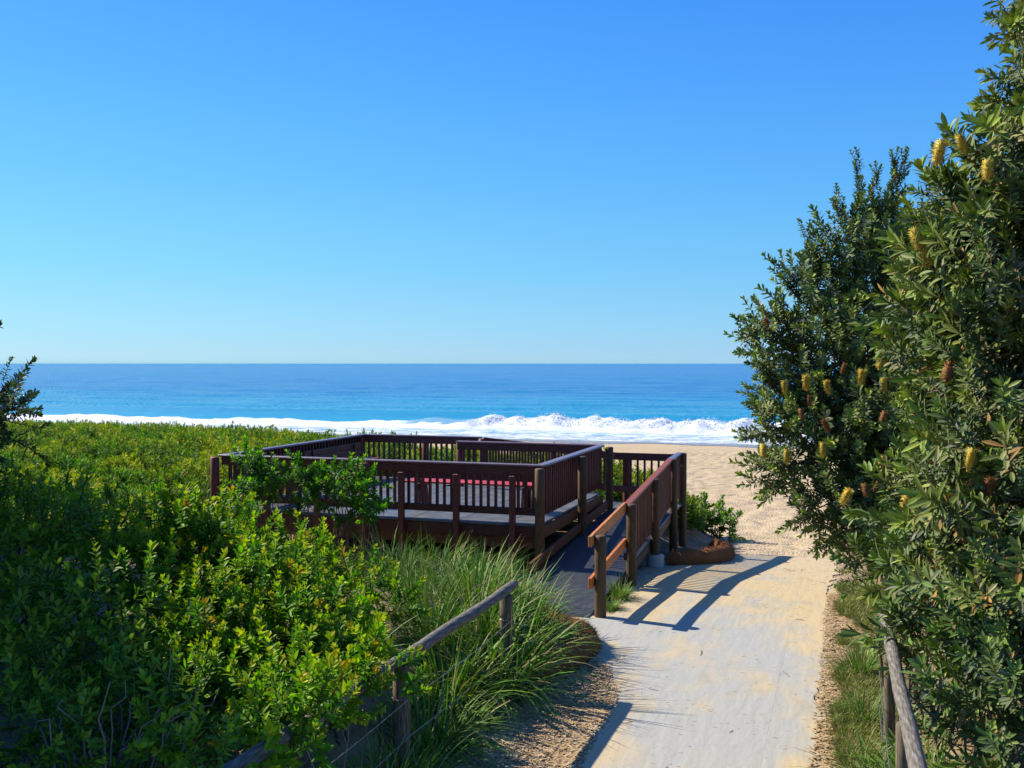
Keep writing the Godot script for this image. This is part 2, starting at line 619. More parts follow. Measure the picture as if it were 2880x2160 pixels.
func foam_share(x: float, s: float) -> float:
	var d := s - crest_at(x)
	var broken := 1.0 - 0.8 * smoothstep(-45.0, -42.0, x) * (1.0 - smoothstep(-37.0, -34.0, x))
	var body := smoothstep(1.2 + 1.0 * n1.get_noise_2d(x * 0.7, s * 0.7), -0.2, d) * smoothstep(-7.0, -3.5, d)
	var f := body * (broken if d > -2.0 else 1.0)
	# spent foam lying on the wash in front, broken by open water
	var lace := n2.get_noise_2d(x * 0.22, s * 0.8 + 7.0) + 0.35 * n1.get_noise_2d(x * 1.4, s * 2.2)
	var wash := smoothstep(-1.5, -4.0, d) * smoothstep(-0.2, 0.35, lace + 0.12)
	return clampf(maxf(f, wash * 0.92), 0.0, 1.0)

func sea_y(x: float, z: float) -> float:
	var s := SHORE - z
	var d := s - crest_at(x)
	var a := crest_height(x)
	var y := 0.0
	if d < 0.0:
		y = a * pow(smoothstep(-4.2, 0.0, d), 1.3)
	else:
		y = a * (1.0 - smoothstep(0.0, 9.0, d))
	var f := foam_share(x, s)
	var near := smoothstep(-7.0, -1.0, d) * (1.0 - smoothstep(0.5, 2.5, d))
	var bl := n1.get_noise_2d(x * 0.21 + 4.0, s * 0.3)
	var bil := sqrt(bl * bl + 0.012) * 1.6
	var bil2 := absf(n1.get_noise_2d(x * 0.8, s * 0.9 + 30.0)) * 1.5
	var bil3 := absf(n1.get_noise_2d(x * 2.1, s * 2.1 + 60.0)) * 1.5
	y += near * f * (a * 0.32 * bil + a * 0.09 * bil2 + 0.03 * bil3)
	y += f * (1.0 - near) * 0.05 * bil2
	# swell outside the break
	if d > 0.0:
		var k := smoothstep(0.0, 12.0, d)
		y += k * (0.22 * sin(s * 0.34 + 2.5 * n1.get_noise_2d(x * 0.012, s * 0.01)) * (0.5 + 0.5 * n1.get_noise_2d(x * 0.02, s * 0.03)) + 0.10 * n1.get_noise_2d(x * 0.07, s * 0.2) + 0.05 * n1.get_noise_2d(x * 0.3, s * 0.7))
	y *= smoothstep(-0.5, 3.0, s) if s < 3.0 else 1.0
	return SEA_LEVEL + y + 0.02

func water_colour(p: Vector3) -> Color:
	var s := SHORE - p.z
	var f := foam_share(p.x, s)
	# sandy shallows inshore, clear deep water beyond, in drifting bands
	var band := n1.get_noise_2d(p.x * 0.006, s * 0.03) * 0.5 + n1.get_noise_2d(p.x * 0.03, s * 0.12) * 0.35
	var deep := smoothstep(25.0, 170.0, s * (1.0 + 0.35 * band))
	var c := Color(0.014, 0.25, 0.43).lerp(Color(0.004, 0.125, 0.36), deep)
	c = c.lerp(Color(0.008, 0.15, 0.33), clampf(band, 0.0, 1.0) * 0.5)
	var shallow := smoothstep(13.0, 2.0, s)
	c = c.lerp(Color(0.20, 0.30, 0.36), shallow)
	return c.lerp(Color(0.70, 0.73, 0.75), f)

func build_sea():
	var root := Node3D.new()
	root.name = "sea"
	root.set_meta("kind", "structure")
	add_child(root)
	var xs := spread([[-420, 12], [-100, 0.32], [12, 2.0], [40, 12], [300, 0]])
	var zs := spread([[SHORE + 1.0, 0.28], [SHORE - 24.0, 0.6], [SHORE - 45.0, 0]])
	structure("surf", sheet(xs, zs, sea_y, water_colour), M.surf, root)
	# open water, in rows that widen with distance
	var rows := []
	var s := 45.0
	while s < 42000.0:
		rows.append(s)
		s = s * 1.018 + 0.6 if s < 900.0 else s * 1.08
	var nx := 260
	var v := PackedVector3Array()
	var c := PackedColorArray()
	for r in rows:
		for i in nx + 1:
			var t := float(i) / nx * 2.0 - 1.0
			var x: float = -40.0 + t * (150.0 + r * 1.1) + pow(t, 5) * 300.0
			var p := Vector3(x, SEA_LEVEL, SHORE - r)
			var still := 1.0 - smoothstep(500.0, 900.0, r)
			p.y = lerpf(SEA_LEVEL, sea_y(x, p.z), still) - 0.004
			v.append(p)
			c.append(water_colour(p))
	var n := PackedVector3Array()
	n.resize(v.size())
	var idx := PackedInt32Array()
	var w := nx + 1
	for j in rows.size():
		for i in w:
			var a: Vector3 = v[j * w + mini(i + 1, nx)] - v[j * w + maxi(i - 1, 0)]
			var b: Vector3 = v[mini(j + 1, rows.size() - 1) * w + i] - v[maxi(j - 1, 0) * w + i]
			var k := a.cross(b).normalized()
			n[j * w + i] = k if k.y > 0 else -k
			if j < rows.size() - 1 and i < nx:
				var q := j * w + i
				idx.append_array([q, q + w, q + w + 1, q, q + w + 1, q + 1])
	var arr := []
	arr.resize(Mesh.ARRAY_MAX)
	arr[Mesh.ARRAY_VERTEX] = v
	arr[Mesh.ARRAY_NORMAL] = n
	arr[Mesh.ARRAY_COLOR] = c
	arr[Mesh.ARRAY_INDEX] = idx
	var m := ArrayMesh.new()
	m.add_surface_from_arrays(Mesh.PRIMITIVE_TRIANGLES, arr)
	structure("open_water", m, M.sea_water, root)
	# spray thrown up by the breaker
	var xf := []
	var blob := SphereMesh.new()
	blob.radius = 1.0
	blob.height = 2.0
	blob.radial_segments = 8
	blob.rings = 4
	for k in 9000:
		var x := rng.randf_range(-70.0, 8.0)
		var big := smoothstep(-40.0, -31.0, x)
		if rng.randf() > 0.25 + 0.75 * big:
			continue
		var burst := clampf(n1.get_noise_2d(x * 0.33, 70.0) + 0.35, 0.0, 1.0)
		var d := rng.randf_range(-2.6, 0.5)
		var sz := SHORE - (crest_at(x) + d)
		var up := pow(rng.randf(), 3.0) * (0.05 + 0.42 * burst * big)
		var r := rng.randf_range(0.012, 0.04) * (1.0 - 0.6 * minf(up, 1.0)) * (0.7 + 0.5 * big)
		xf.append(Transform3D(Basis.from_scale(Vector3(r * 1.3, r, r * 1.2)), Vector3(x, sea_y(x, sz) + up, sz)))
	multi("spray", blob, M.spray, xf, [], root)

func multi(called, mesh, m, xforms: Array, colours: Array, parent, kind := "stuff"):
	var mm := MultiMesh.new()
	mm.transform_format = MultiMesh.TRANSFORM_3D
	mm.use_colors = colours.size() > 0
	mm.mesh = mesh
	mm.instance_count = xforms.size()
	for i in xforms.size():
		mm.set_instance_transform(i, xforms[i])
		if mm.use_colors:
			mm.set_instance_color(i, colours[i])
	var o := MultiMeshInstance3D.new()
	o.name = called if parent != self else numbered(called)
	o.multimesh = mm
	o.material_override = m
	parent.add_child(o, true)
	if kind != "":
		o.set_meta("kind", kind)
	return o

# ------------------------------------------------------------------ concrete path
func path_left(z: float) -> float:
	# where the bare concrete begins on the left
	return steps(-z, [[-14.0, 1.0], [-3.2, 0.75], [-2.2, 0.45], [-1.4, 0.0], [-0.6, -0.9], [-0.2, -1.5], [-0.1, -1.5], [-0.05, 0.12], [7.2, 0.3]])

func build_path():
	# sand blown over pale concrete: one picture of what lies on the slabs, laid over the whole path
	var W := 384
	var H := 1536
	var im := Image.create(W, H, false, Image.FORMAT_RGB8)
	var fine := FastNoiseLite.new()
	fine.seed = 8
	fine.frequency = 1.0
	fine.fractal_octaves = 3
	for j in H:
		for i in W:
			var x := -1.6 + 4.6 * i / W
			var z := 14.0 - 21.4 * j / H
			var cover := 0.47 * n2.get_noise_2d(x * 0.9, z * 0.55) + 0.35 * n2.get_noise_2d(x * 2.4 + 50.0, z * 1.3)
			cover += 0.35 * smoothstep(2.0, 2.7, x) + 0.55 * smoothstep(2.0, -3.0, z) - 0.29 + 0.3 * smoothstep(0.9, 0.3, x - path_left(z))
			cover += 0.05 * fine.get_noise_2d(x * 14.0, z * 14.0)
			var k := 0.12 + 0.88 * smoothstep(-0.35, 0.42, cover)
			var g := 0.5 + 0.5 * fine.get_noise_2d(x * 30.0, z * 30.0)
			var con := Color(0.585, 0.60, 0.605).lerp(Color(0.655, 0.665, 0.66), g)
			var sand := Color(0.70, 0.63, 0.50).lerp(Color(0.765, 0.695, 0.565), g)
			var stain := smoothstep(0.25, 0.6, n2.get_noise_2d(x * 1.7 + 90.0, z * 1.1 + 40.0)) * 0.10 + smoothstep(0.35, 0.7, fine.get_noise_2d(x * 5.0, z * 5.0)) * 0.10
			im.set_pixel(i, j, con.lerp(sand, k).lerp(Color(0.44, 0.40, 0.35), stain))
	var m := mat("concrete", Color.WHITE, 0.9)
	m.albedo_texture = tex(im)
	m.heightmap_enabled = true
	var hi := grey_noise(512, 0.06, 5, 61)
	m.heightmap_texture = tex(hi)
	m.heightmap_scale = 0.5
	m.metallic_specular = 0.25
	var root := Node3D.new()
	root.name = "concrete_path"
	root.set_meta("kind", "structure")
	add_child(root)
	# slabs cast in two strips with open joints between them
	var cuts := [13.9, 10.9, 7.9, 4.9, 1.75, -1.3, -4.3, -7.2]
	for k in cuts.size() - 1:
		for strip in 2:
			var st := new_st()
			var z0: float = cuts[k] - 0.001
			var z1: float = cuts[k + 1] + 0.001
			var n := 24
			for i in n:
				var za := lerpf(z0, z1, float(i) / n)
				var zb := lerpf(z0, z1, float(i + 1) / n)
				var xa0 := path_left(za) if strip == 0 else 2.3605
				var xb0 := path_left(zb) if strip == 0 else 2.3605
				var xa1 := 2.3595 if strip == 0 else path_right(za)
				var xb1 := 2.3595 if strip == 0 else path_right(zb)
				for q in 6:
					var t0 := q / 6.0
					var t1 := (q + 1) / 6.0
					var c := [Vector3(lerpf(xa0, xa1, t0), 0, za), Vector3(lerpf(xa0, xa1, t1), 0, za), Vector3(lerpf(xb0, xb1, t1), 0, zb), Vector3(lerpf(xb0, xb1, t0), 0, zb)]
					var uv := []
					for e in 4:
						c[e].y = slab_y(c[e].x, c[e].z)
						uv.append(Vector2((c[e].x + 1.6) / 4.6, (14.0 - c[e].z) / 21.4))
					for t in [[0, 3, 2], [0, 2, 1]]:
						for e in t:
							st.set_uv(uv[e])
							st.set_normal(Vector3.UP)
							st.add_vertex(c[e])
				# edges of the slab
				for side in [[xa0, xb0], [xa1, xb1]]:
					var p0 := Vector3(side[0], slab_y(side[0], za), za)
					var p1 := Vector3(side[1], slab_y(side[1], zb), zb)
					slab_edge(st, p0, p1)
			for e in [z0, z1]:
				slab_edge(st, Vector3(path_left(e) if strip == 0 else 2.3605, slab_y(1.0, e), e), Vector3(2.3595 if strip == 0 else path_right(e), slab_y(1.0, e), e))
			part("slab", st.commit(), m, root)

func path_right(z: float) -> float:
	return 2.82 + 0.16 * n2.get_noise_2d(z * 0.5, 5.0) + 0.05 * n1.get_noise_2d(z * 3.0, 6.0)

func slab_y(x: float, z: float) -> float:
	return steps(-z, BASE) + 0.014

func slab_edge(st: SurfaceTool, a: Vector3, b: Vector3):
	var n := (b - a).cross(Vector3.UP).normalized()
	var d := Vector3(0, -0.1, 0)
	for t in [[a, b, b + d], [a, b + d, a + d]]:
		for p in t:
			st.set_uv(Vector2((p.x + 1.6) / 4.6, (14.0 - p.z) / 21.4))
			st.set_normal(n)
			st.add_vertex(p)

# ------------------------------------------------------------------ timber deck
const DECK_Y := 0.80
const RAIL_Y := 1.726

func balusters(a: Vector3, b: Vector3, lo: float, hi: float, parent, m, pitch := 0.125, skip := []):
	# a and b give the line at floor level; lo and hi are heights above it
	var L := Vector2(b.x - a.x, b.z - a.z).length()
	var n := int(round(L / pitch))
	var turn := atan2(b.x - a.x, b.z - a.z)
	for i in range(1, n):
		var t := float(i) / n
		var p := a.lerp(b, t)
		var hidden := false
		for s in skip:
			if absf(t * L - s) < 0.075:
				hidden = true
		if hidden:
			continue
		p.y += (lo + hi) * 0.5
		part("baluster", box_mesh(Vector3(0.046, snappedf(hi - lo, 0.01), 0.042), 0.004), aged(m), parent, Transform3D(Basis(Vector3.UP, turn), p))

func rail_run(a: Vector3, b: Vector3, out: Vector3, parent, boards_out: bool, extra := 0.0):
	# a cap, a deep rail and a low rail between floor points a and b; out points away from the floor
	var up := RAIL_Y - DECK_Y
	var side := out * (0.03 if boards_out else -0.03)
	var dir := (b - a).normalized()
	board("handrail_cap", a + Vector3.UP * (up - 0.018) - dir * extra, b + Vector3.UP * (up - 0.018) + dir * extra, 0.145, 0.036, M.painted_cap, parent, 0.008)
	board("top_rail", a + Vector3.UP * (up - 0.107) + side, b + Vector3.UP * (up - 0.107) + side, 0.042, 0.138, M.stained_board, parent)
	board("bottom_rail", a + Vector3.UP * 0.185 + side, b + Vector3.UP * 0.185 + side, 0.042, 0.115, M.stained_board_dark, parent)
	balusters(a - side * 0.6, b - side * 0.6, 0.12, up - 0.045, parent, M.stained_baluster)

func pole(x: float, z: float, top: float, r: float, parent, m):
	var foot := ground_y(x, z) - 0.25
	return part("post", post_mesh(r, snappedf(top - foot, 0.01)), m, parent, Transform3D(Basis(Vector3.UP, x * 3.0 + z), Vector3(x, foot, z)))

func build_deck():
	var d = thing("viewing_deck", "dark red-brown timber viewing deck with baluster railings and grey grating floor", "deck")
	var xl := -7.24
	var xr := -1.5
	var zf := -2.3
	var zm := -6.38
	var zb := -7.7
	var xs := -4.5
	# floor panels of grating, laid across the deck
	var x := xl + 0.02
	while x < xr - 0.05:
		var x2 := minf(x + 0.82, xr)
		var far := zb if (x + x2) * 0.5 < xs else zm
		if x < xs and x2 > xs:
			x2 = xs
		part("floor_panel", box_mesh(Vector3(snappedf(x2 - x - 0.006, 0.001), 0.04, snappedf(zf + 0.07 - far, 0.01)), 0.004), M.grating, d, Transform3D(Basis.IDENTITY, Vector3((x + x2) * 0.5, DECK_Y - 0.02, (zf + 0.07 + far) * 0.5)))
		x = x2
	# framing under the floor
	board("fascia", Vector3(xl, DECK_Y - 0.135, zf + 0.03), Vector3(xr, DECK_Y - 0.135, zf + 0.03), 0.045, 0.18, M.stained_board_dark, d)
	board("bearer", Vector3(xl + 0.1, DECK_Y - 0.30, zf - 0.05), Vector3(xr + 0.02, DECK_Y - 0.30, zf - 0.05), 0.09, 0.19, M.brown_board, d)
	board("bearer", Vector3(xl + 0.1, DECK_Y - 0.30, zm + 0.2), Vector3(xr, DECK_Y - 0.30, zm + 0.2), 0.09, 0.19, M.brown_board, d)
	board("fascia", Vector3(xr + 0.02, DECK_Y - 0.135, zf), Vector3(xr + 0.02, DECK_Y - 0.135, zm), 0.045, 0.18, M.brown_board, d)
	board("fascia", Vector3(xl - 0.02, DECK_Y - 0.135, zf), Vector3(xl - 0.02, DECK_Y - 0.135, zb), 0.045, 0.18, M.stained_board_dark, d)
	board("fascia", Vector3(xl, DECK_Y - 0.135, zb), Vector3(xs, DECK_Y - 0.135, zb), 0.045, 0.18, M.stained_board_dark, d)
	x = xl + 0.6
	while x < xr:
		board("joist", Vector3(x, DECK_Y - 0.13, zf), Vector3(x, DECK_Y - 0.13, (zb if x < xs else zm) + 0.04), 0.045, 0.16, M.brown_board, d)
		x += 0.6
	# railings: front, ramp side, left side, sea side, inner return beside the upper ramp
	var y := DECK_Y
	rail_run(Vector3(xl, y, zf), Vector3(xr, y, zf), Vector3(0, 0, 1), d, true, 0.06)
	rail_run(Vector3(xr, y, zf - 0.075), Vector3(xr, y, zm), Vector3(1, 0, 0), d, false, 0.0)
	rail_run(Vector3(xl, y, zf - 0.075), Vector3(xl, y, zb + 0.075), Vector3(-1, 0, 0), d, true)
	rail_run(Vector3(xl, y, zb), Vector3(xs, y, zb), Vector3(0, 0, -1), d, false, 0.06)
	rail_run(Vector3(xs, y, zm - 0.075), Vector3(xr, y, zm - 0.075), Vector3(0, 0, -1), d, false, 0.02)
	# round poles on the outside
	for p in [[xl - 0.13, zf + 0.05], [-4.45, zf + 0.2], [xr + 0.03, zf + 0.16], [xr + 0.14, -4.35], [xr + 0.14, zm - 0.1], [xl - 0.14, -5.0], [xl - 0.1, zb - 0.12], [-5.8, zb - 0.14], [xs + 0.04, zb - 0.14], [xs, zm - 0.2]]:
		pole(p[0], p[1], RAIL_Y - 0.05, 0.077, d, M.dark_post if p[0] < -2.0 else M.round_post)
	# square stanchions that carry the front rail
	for sx in [-6.3, -5.35, -3.82, -2.87, -1.93]:
		part("stanchion", box_mesh(Vector3(0.09, 1.25, 0.09), 0.006), M.stained_baluster, d, Transform3D(Basis.IDENTITY, Vector3(sx, RAIL_Y - 0.18 - 0.625, zf + 0.11)))

func build_ramp():
	var r = thing("access_ramp", "switchback timber ramp with round posts climbing from concrete path to deck", "ramp")
	var z_top := -6.45
	var z_end := -7.75
	var y_low := 0.03
	var y_mid := 0.46
	var z_low := 0.12
	var xl := -1.40
	var xr := -0.14
	# lower flight in panels
	var n := 6
	for i in n:
		var a := Vector3((xl + xr) * 0.5, lerpf(y_low, y_mid, float(i) / n), lerpf(z_low, z_top, float(i) / n))
		var b := Vector3((xl + xr) * 0.5, lerpf(y_low, y_mid, float(i + 1) / n), lerpf(z_low, z_top, float(i + 1) / n))
		var gap := (b - a).normalized() * 0.003
		board("ramp_panel", a + gap - Vector3(0, 0.018, 0), b - gap - Vector3(0, 0.018, 0), xr - xl, 0.036, M.grating, r, 0.003)
		grating_ribs(a, b, xl, xr, r)
	board("landing_panel", Vector3((xl + xr) * 0.5, y_mid - 0.018, z_top - 0.003), Vector3((xl + xr) * 0.5, y_mid - 0.018, z_end), xr - xl, 0.036, M.grating, r, 0.003)
	# upper flight behind the deck's inner railing
	for i in 3:
		var a := Vector3(lerpf(-1.41, -4.5, i / 3.0), lerpf(y_mid, DECK_Y, i / 3.0), -7.08)
		var b := Vector3(lerpf(-1.41, -4.5, (i + 1) / 3.0), lerpf(y_mid, DECK_Y, (i + 1) / 3.0), -7.08)
		board("ramp_panel", a - Vector3(0, 0.02, 0), b - Vector3(0, 0.02, 0), 1.2, 0.036, M.grating, r, 0.003)
	# stringers
	for sx in [xl + 0.03, xr - 0.03]:
		board("stringer", Vector3(sx, y_low - 0.10, z_low - 0.9), Vector3(sx, y_mid - 0.115, z_top), 0.045, 0.14, M.brown_board, r)
	board("stringer", Vector3(-1.41, y_mid - 0.12, -7.72), Vector3(-4.5, DECK_Y - 0.12, -7.72), 0.045, 0.16, M.brown_board, r)
	# kerb board along the deck side
	board("kerb_board", Vector3(xl + 0.02, 0.30, -1.35), Vector3(xl + 0.02, 0.60, -6.75), 0.05, 0.15, M.brown_board, r)
	# outer railing: posts lean in line with the path edge
	var px := func(z): return -0.016 * -z - 0.01
	var spots := [0.0, -2.17, -4.35, -6.5, -7.8]
	var tops := [1.07, 1.19, 1.335, 1.475, 1.49]
	for i in 5:
		var q = pole(px.call(spots[i]), spots[i], tops[i], 0.076, r, M.round_post)
		if i == 2:
			var f := tube_mesh([Vector3(0, 0, 0), Vector3(0, 0.36, 0), Vector3(0, 0.38, 0)], [0.15, 0.148, 0.13], 20)
			part("footing", f, M.footing, q, Transform3D(Basis.IDENTITY, Vector3(0.02, 0.08, 0)))
	var line := func(z, h): return Vector3(px.call(z) - 0.10, h, z)
	# first bay: two plain pine rails running past the post
	board("top_rail", line.call(0.17, 1.01), line.call(-2.17, 1.145), 0.05, 0.14, M.orange_board, r)
	board("bottom_rail", line.call(0.17, 0.47), line.call(-2.2, 0.60), 0.05, 0.14, M.orange_board, r)
	# upper bays: rails, cap and balusters
	for k in range(1, 4):
		var za: float = spots[k]
		var zb: float = spots[k + 1]
		var ha: float = tops[k]
		var hb: float = tops[k + 1]
		board("top_rail", line.call(za, ha - 0.09), line.call(zb, hb - 0.09), 0.042, 0.13, M.stained_board, r)
		board("handrail_cap", line.call(za, ha - 0.008) + Vector3(0.035, 0, 0), line.call(zb, hb - 0.008) + Vector3(0.035, 0, 0), 0.12, 0.034, M.capping if k < 3 else M.painted_cap, r, 0.008)
		board("bottom_rail", line.call(za, ha - 0.80), line.call(zb, hb - 0.80), 0.042, 0.11, M.stained_board_dark, r)
		var a: Vector3 = line.call(za, ha - 0.97) + Vector3(0.045, 0, 0)
		var b: Vector3 = line.call(zb, hb - 0.97) + Vector3(0.045, 0, 0)
		balusters(a, b, 0.08, 0.93, r, M.stained_baluster, 0.125, [0.0, a.distance_to(b)])
	# rail across the sea end of the landing, rising along the upper flight
	var ly := 1.475
	var zr := -7.78
	board("top_rail", Vector3(-0.2, ly - 0.09, zr), Vector3(-1.5, ly - 0.09, zr), 0.042, 0.15, M.stained_board, r)
	board("bottom_rail", Vector3(-0.2, ly - 0.76, zr), Vector3(-1.5, ly - 0.76, zr), 0.042, 0.13, M.stained_board, r)
	balusters(Vector3(-1.5, ly - 1.0, zr - 0.05), Vector3(-0.2, ly - 1.0, zr - 0.05), 0.16, 0.93, r, M.stained_baluster, 0.14)
	board("top_rail", Vector3(-1.5, ly - 0.09, zr), Vector3(-4.42, RAIL_Y - 0.09, zr), 0.042, 0.15, M.stained_board, r)
	board("bottom_rail", Vector3(-1.5, ly - 0.76, zr), Vector3(-4.42, RAIL_Y - 0.76, zr), 0.042, 0.13, M.stained_board, r)
	balusters(Vector3(-4.42, RAIL_Y - 1.0, zr - 0.05), Vector3(-1.5, ly - 1.0, zr - 0.05), 0.16, 0.93, r, M.stained_baluster, 0.135)
	for x in [-1.32, -2.9]:
		pole(x, zr - 0.14, ly - 0.05 + (0.12 if x < -2.0 else 0.0), 0.076, r, M.dark_post)

func grating_ribs(a: Vector3, b: Vector3, xl: float, xr: float, parent):
	# the raised bars of the moulded grating, joined per panel
	var st := new_st()
	var n := int(a.distance_to(b) / 0.05)
	var dir := (b - a).normalized()
	for i in n:
		var p := a.lerp(b, (i + 0.5) / n)
		add_box(st, Vector3((xl + xr) * 0.5, p.y + 0.003, p.z), Vector3(xr - xl - 0.02, 0.008, 0.016), 0.0, Basis(Vector3.RIGHT, asin(dir.y)))
	var o = part("grating_bars", st.commit(), M.grating_rib, parent)
	o.set_meta("kind", "stuff")

func make_bench(L: float, label: String, at: Vector3, turn: float, back_mat):
	# a slatted seat with a back, on splayed timber legs; the back is at +z
	var b = thing("bench", label, "bench", at, turn, "fixed seats on the viewing deck")
	for k in 3:
		board("seat_slat", Vector3(-L / 2, 0.45, -0.19 + k * 0.145), Vector3(L / 2, 0.45, -0.19 + k * 0.145), 0.135, 0.035, M.red_slat, b)
	for k in 2:
		board("back_slat", Vector3(-L / 2, 0.585 + k * 0.13, 0.21 + k * 0.025), Vector3(L / 2, 0.585 + k * 0.13, 0.21 + k * 0.025), 0.032, 0.115, back_mat, b)
	for s in [-1, 1]:
		var x: float = s * (L / 2 - 0.3)
		board("leg", Vector3(x, 0.0, -0.16), Vector3(x, 0.43, -0.06), 0.07, 0.09, M.stained_board_dark, b)
		board("leg", Vector3(x, 0.0, 0.24), Vector3(x, 0.43, 0.12), 0.07, 0.09, M.stained_board_dark, b)
		board("seat_bearer", Vector3(x, 0.40, -0.24), Vector3(x, 0.40, 0.2), 0.06, 0.07, M.stained_board_dark, b)
		board("back_support", Vector3(x, 0.38, 0.15), Vector3(x, 0.77, 0.215), 0.06, 0.04, M.stained_board_dark, b)

func build_benches():
	make_bench(2.5, "red slatted bench seen through the balusters beside the ramp-side railing", Vector3(-3.05, DECK_Y, -3.5), 0.0, M.stained_board)
	make_bench(1.9, "red slatted bench mostly hidden behind the leafy bushes at the deck front", Vector3(-6.0, DECK_Y, -3.4), 0.0, M.stained_board)
	make_bench(2.4, "bench with dark board back against the deck railing at the far corner", Vector3(-6.85, DECK_Y, -6.0), -PI / 2, M.stained_board)

# ------------------------------------------------------------------ fences and logs
func build_fences():
	var f = thing("log_fence", "weathered grey log rail fence with two wires beside the shrubs and grass", "fence", Vector3.ZERO)
	var z0 := 3.1
	for z in [3.22, 5.75, 8.28, 10.8]:
		var foot := ground_y(-0.22, z) - 0.3
		part("post", post_mesh(0.066, snappedf(0.98 - foot, 0.01)), M.weathered_post, f, Transform3D(Basis(Vector3.UP, z), Vector3(-0.22, foot, z)))
	for seg in [[2.98, 5.9], [5.62, 8.45], [8.2, 11.2]]:
		var a := Vector3(-0.215, 1.03, seg[0])
		var b := Vector3(-0.225, 1.03, seg[1])
		part("rail", lumpy_pole(a, b, 0.051, seg[0]), M.weathered_log, f, along(a, b))
	for h in [0.74, 0.45]:
		for seg in [[3.22, 5.75], [5.75, 8.28], [8.28, 10.8]]:
			var pts := []
			var rs := []
			for i in 9:
				var t := i / 8.0
				pts.append(Vector3(-0.148, h - 0.03 * sin(PI * t), lerpf(seg[0], seg[1], t)))
				rs.append(0.0035)
			part("wire", tube_mesh(pts, rs, 6), M.steel, f)
		for z in [3.22, 5.75, 8.28]:
			var pts := []
			var rs := []
			for i in 13:
				var a := TAU * i / 12.0
				pts.append(Vector3(-0.22 + 0.071 * cos(a), h + 0.004 * sin(a * 3.0), z + 0.071 * sin(a)))
				rs.append(0.0035)
			part("wire_tie", tube_mesh(pts, rs, 5), M.steel, f)
	var g = thing("log_fence", "weathered grey log rail fence running under the banksia beside dry grass", "fence", Vector3.ZERO)
	for z in [3.75, 5.9, 8.1]:
		var foot := ground_y(3.3, z) - 0.3
		part("post", post_mesh(0.047, snappedf(0.99 - foot, 0.01)), M.weathered_post, g, Transform3D(Basis(Vector3.UP, z), Vector3(3.37, foot, z)))
	for seg in [[3.05, 8.4]]:
		var a := Vector3(3.335, 1.03, seg[0])
		var b := Vector3(3.437, 1.03, seg[1])
		part("rail", lumpy_pole(a, b, 0.05, seg[0] + 40.0), M.weathered_log, g, along(a, b))
	for h in [0.7, 0.42]:
		for seg in [[3.75, 5.9], [5.9, 8.1]]:
			part("wire", tube_mesh([Vector3(3.287, h, seg[0]), Vector3(3.287, h - 0.02, (seg[0] + seg[1]) * 0.5), Vector3(3.287, h, seg[1])], [0.0035, 0.0035, 0.0035], 6), M.steel, g)

func coir(called, label, pts: Array, r: float):
	var t = thing(called, label, "coir log", Vector3.ZERO, 0.0, "coir logs edging the planted banks")
	var curve := Curve3D.new()
	for p in pts:
		curve.add_point(p)
	for i in range(1, pts.size() - 1):
		var d: Vector3 = (pts[i + 1] - pts[i - 1]) * 0.22
		curve.set_point_in(i, -d)
		curve.set_point_out(i, d)
	var L := curve.get_baked_length()
	var n := int(L / 0.06)
	var line := []
	var rr := []
	for i in n + 1:
		var p := curve.sample_baked(L * i / n)
		var k := minf(1.0, minf(i, n - i) / 3.0 + 0.45)
		var q := r * (1.0 + 0.14 * n1.get_noise_2d(i * 0.3, r * 90.0)) * k
		p.y = ground_y(p.x, p.z) + q * 0.55
		line.append(p)
		rr.append(q)
	part("roll", tube_mesh(line, rr, 18), M.coir, t)
	# loose fibres standing off the netting
	var st := new_st()
	for k in int(L * 5200):
		var i := rng.randi_range(1, n - 1)
		var d: Vector3 = (line[i + 1] - line[i - 1]).normalized()
		var a := rng.randf_range(-0.3, PI + 0.3)
		var side := d.cross(Vector3.UP).normalized()
		var o := side * cos(a) + Vector3.UP * sin(a)
		var p: Vector3 = line[i] + o * rr[i] * 0.97 + d * rng.randf_range(-0.03, 0.03)
		var e := (o * rng.randf_range(0.1, 0.7) + Vector3(rng.randfn(), rng.randfn(), rng.randfn()) * 0.6).normalized() * rng.randf_range(0.02, 0.085)
		var wv := e.cross(o).normalized() * 0.0016
		tri(st, p - wv, p + wv, p + e, o, o, o)
	var fo = part("fibres", st.commit(), M.coir, t)
	fo.set_meta("kind", "stuff")

func build_coir_logs():
	coir("coir_log", "brown coir log curving round the strappy grass at the fence end", [Vector3(-0.95, 0, 0.62), Vector3(-0.4, 0, 0.85), Vector3(0.1, 0, 1.35), Vector3(0.2, 0, 1.9), Vector3(0.02, 0, 2.6), Vector3(-0.2, 0, 3.3)], 0.155)
	coir("coir_log", "brown coir log in the shade of the ramp posts beside the sand", [Vector3(0.05, 0, -4.75), Vector3(0.45, 0, -5.0), Vector3(0.82, 0, -5.6), Vector3(0.85, 0, -6.5), Vector3(0.55, 0, -7.4)], 0.16)

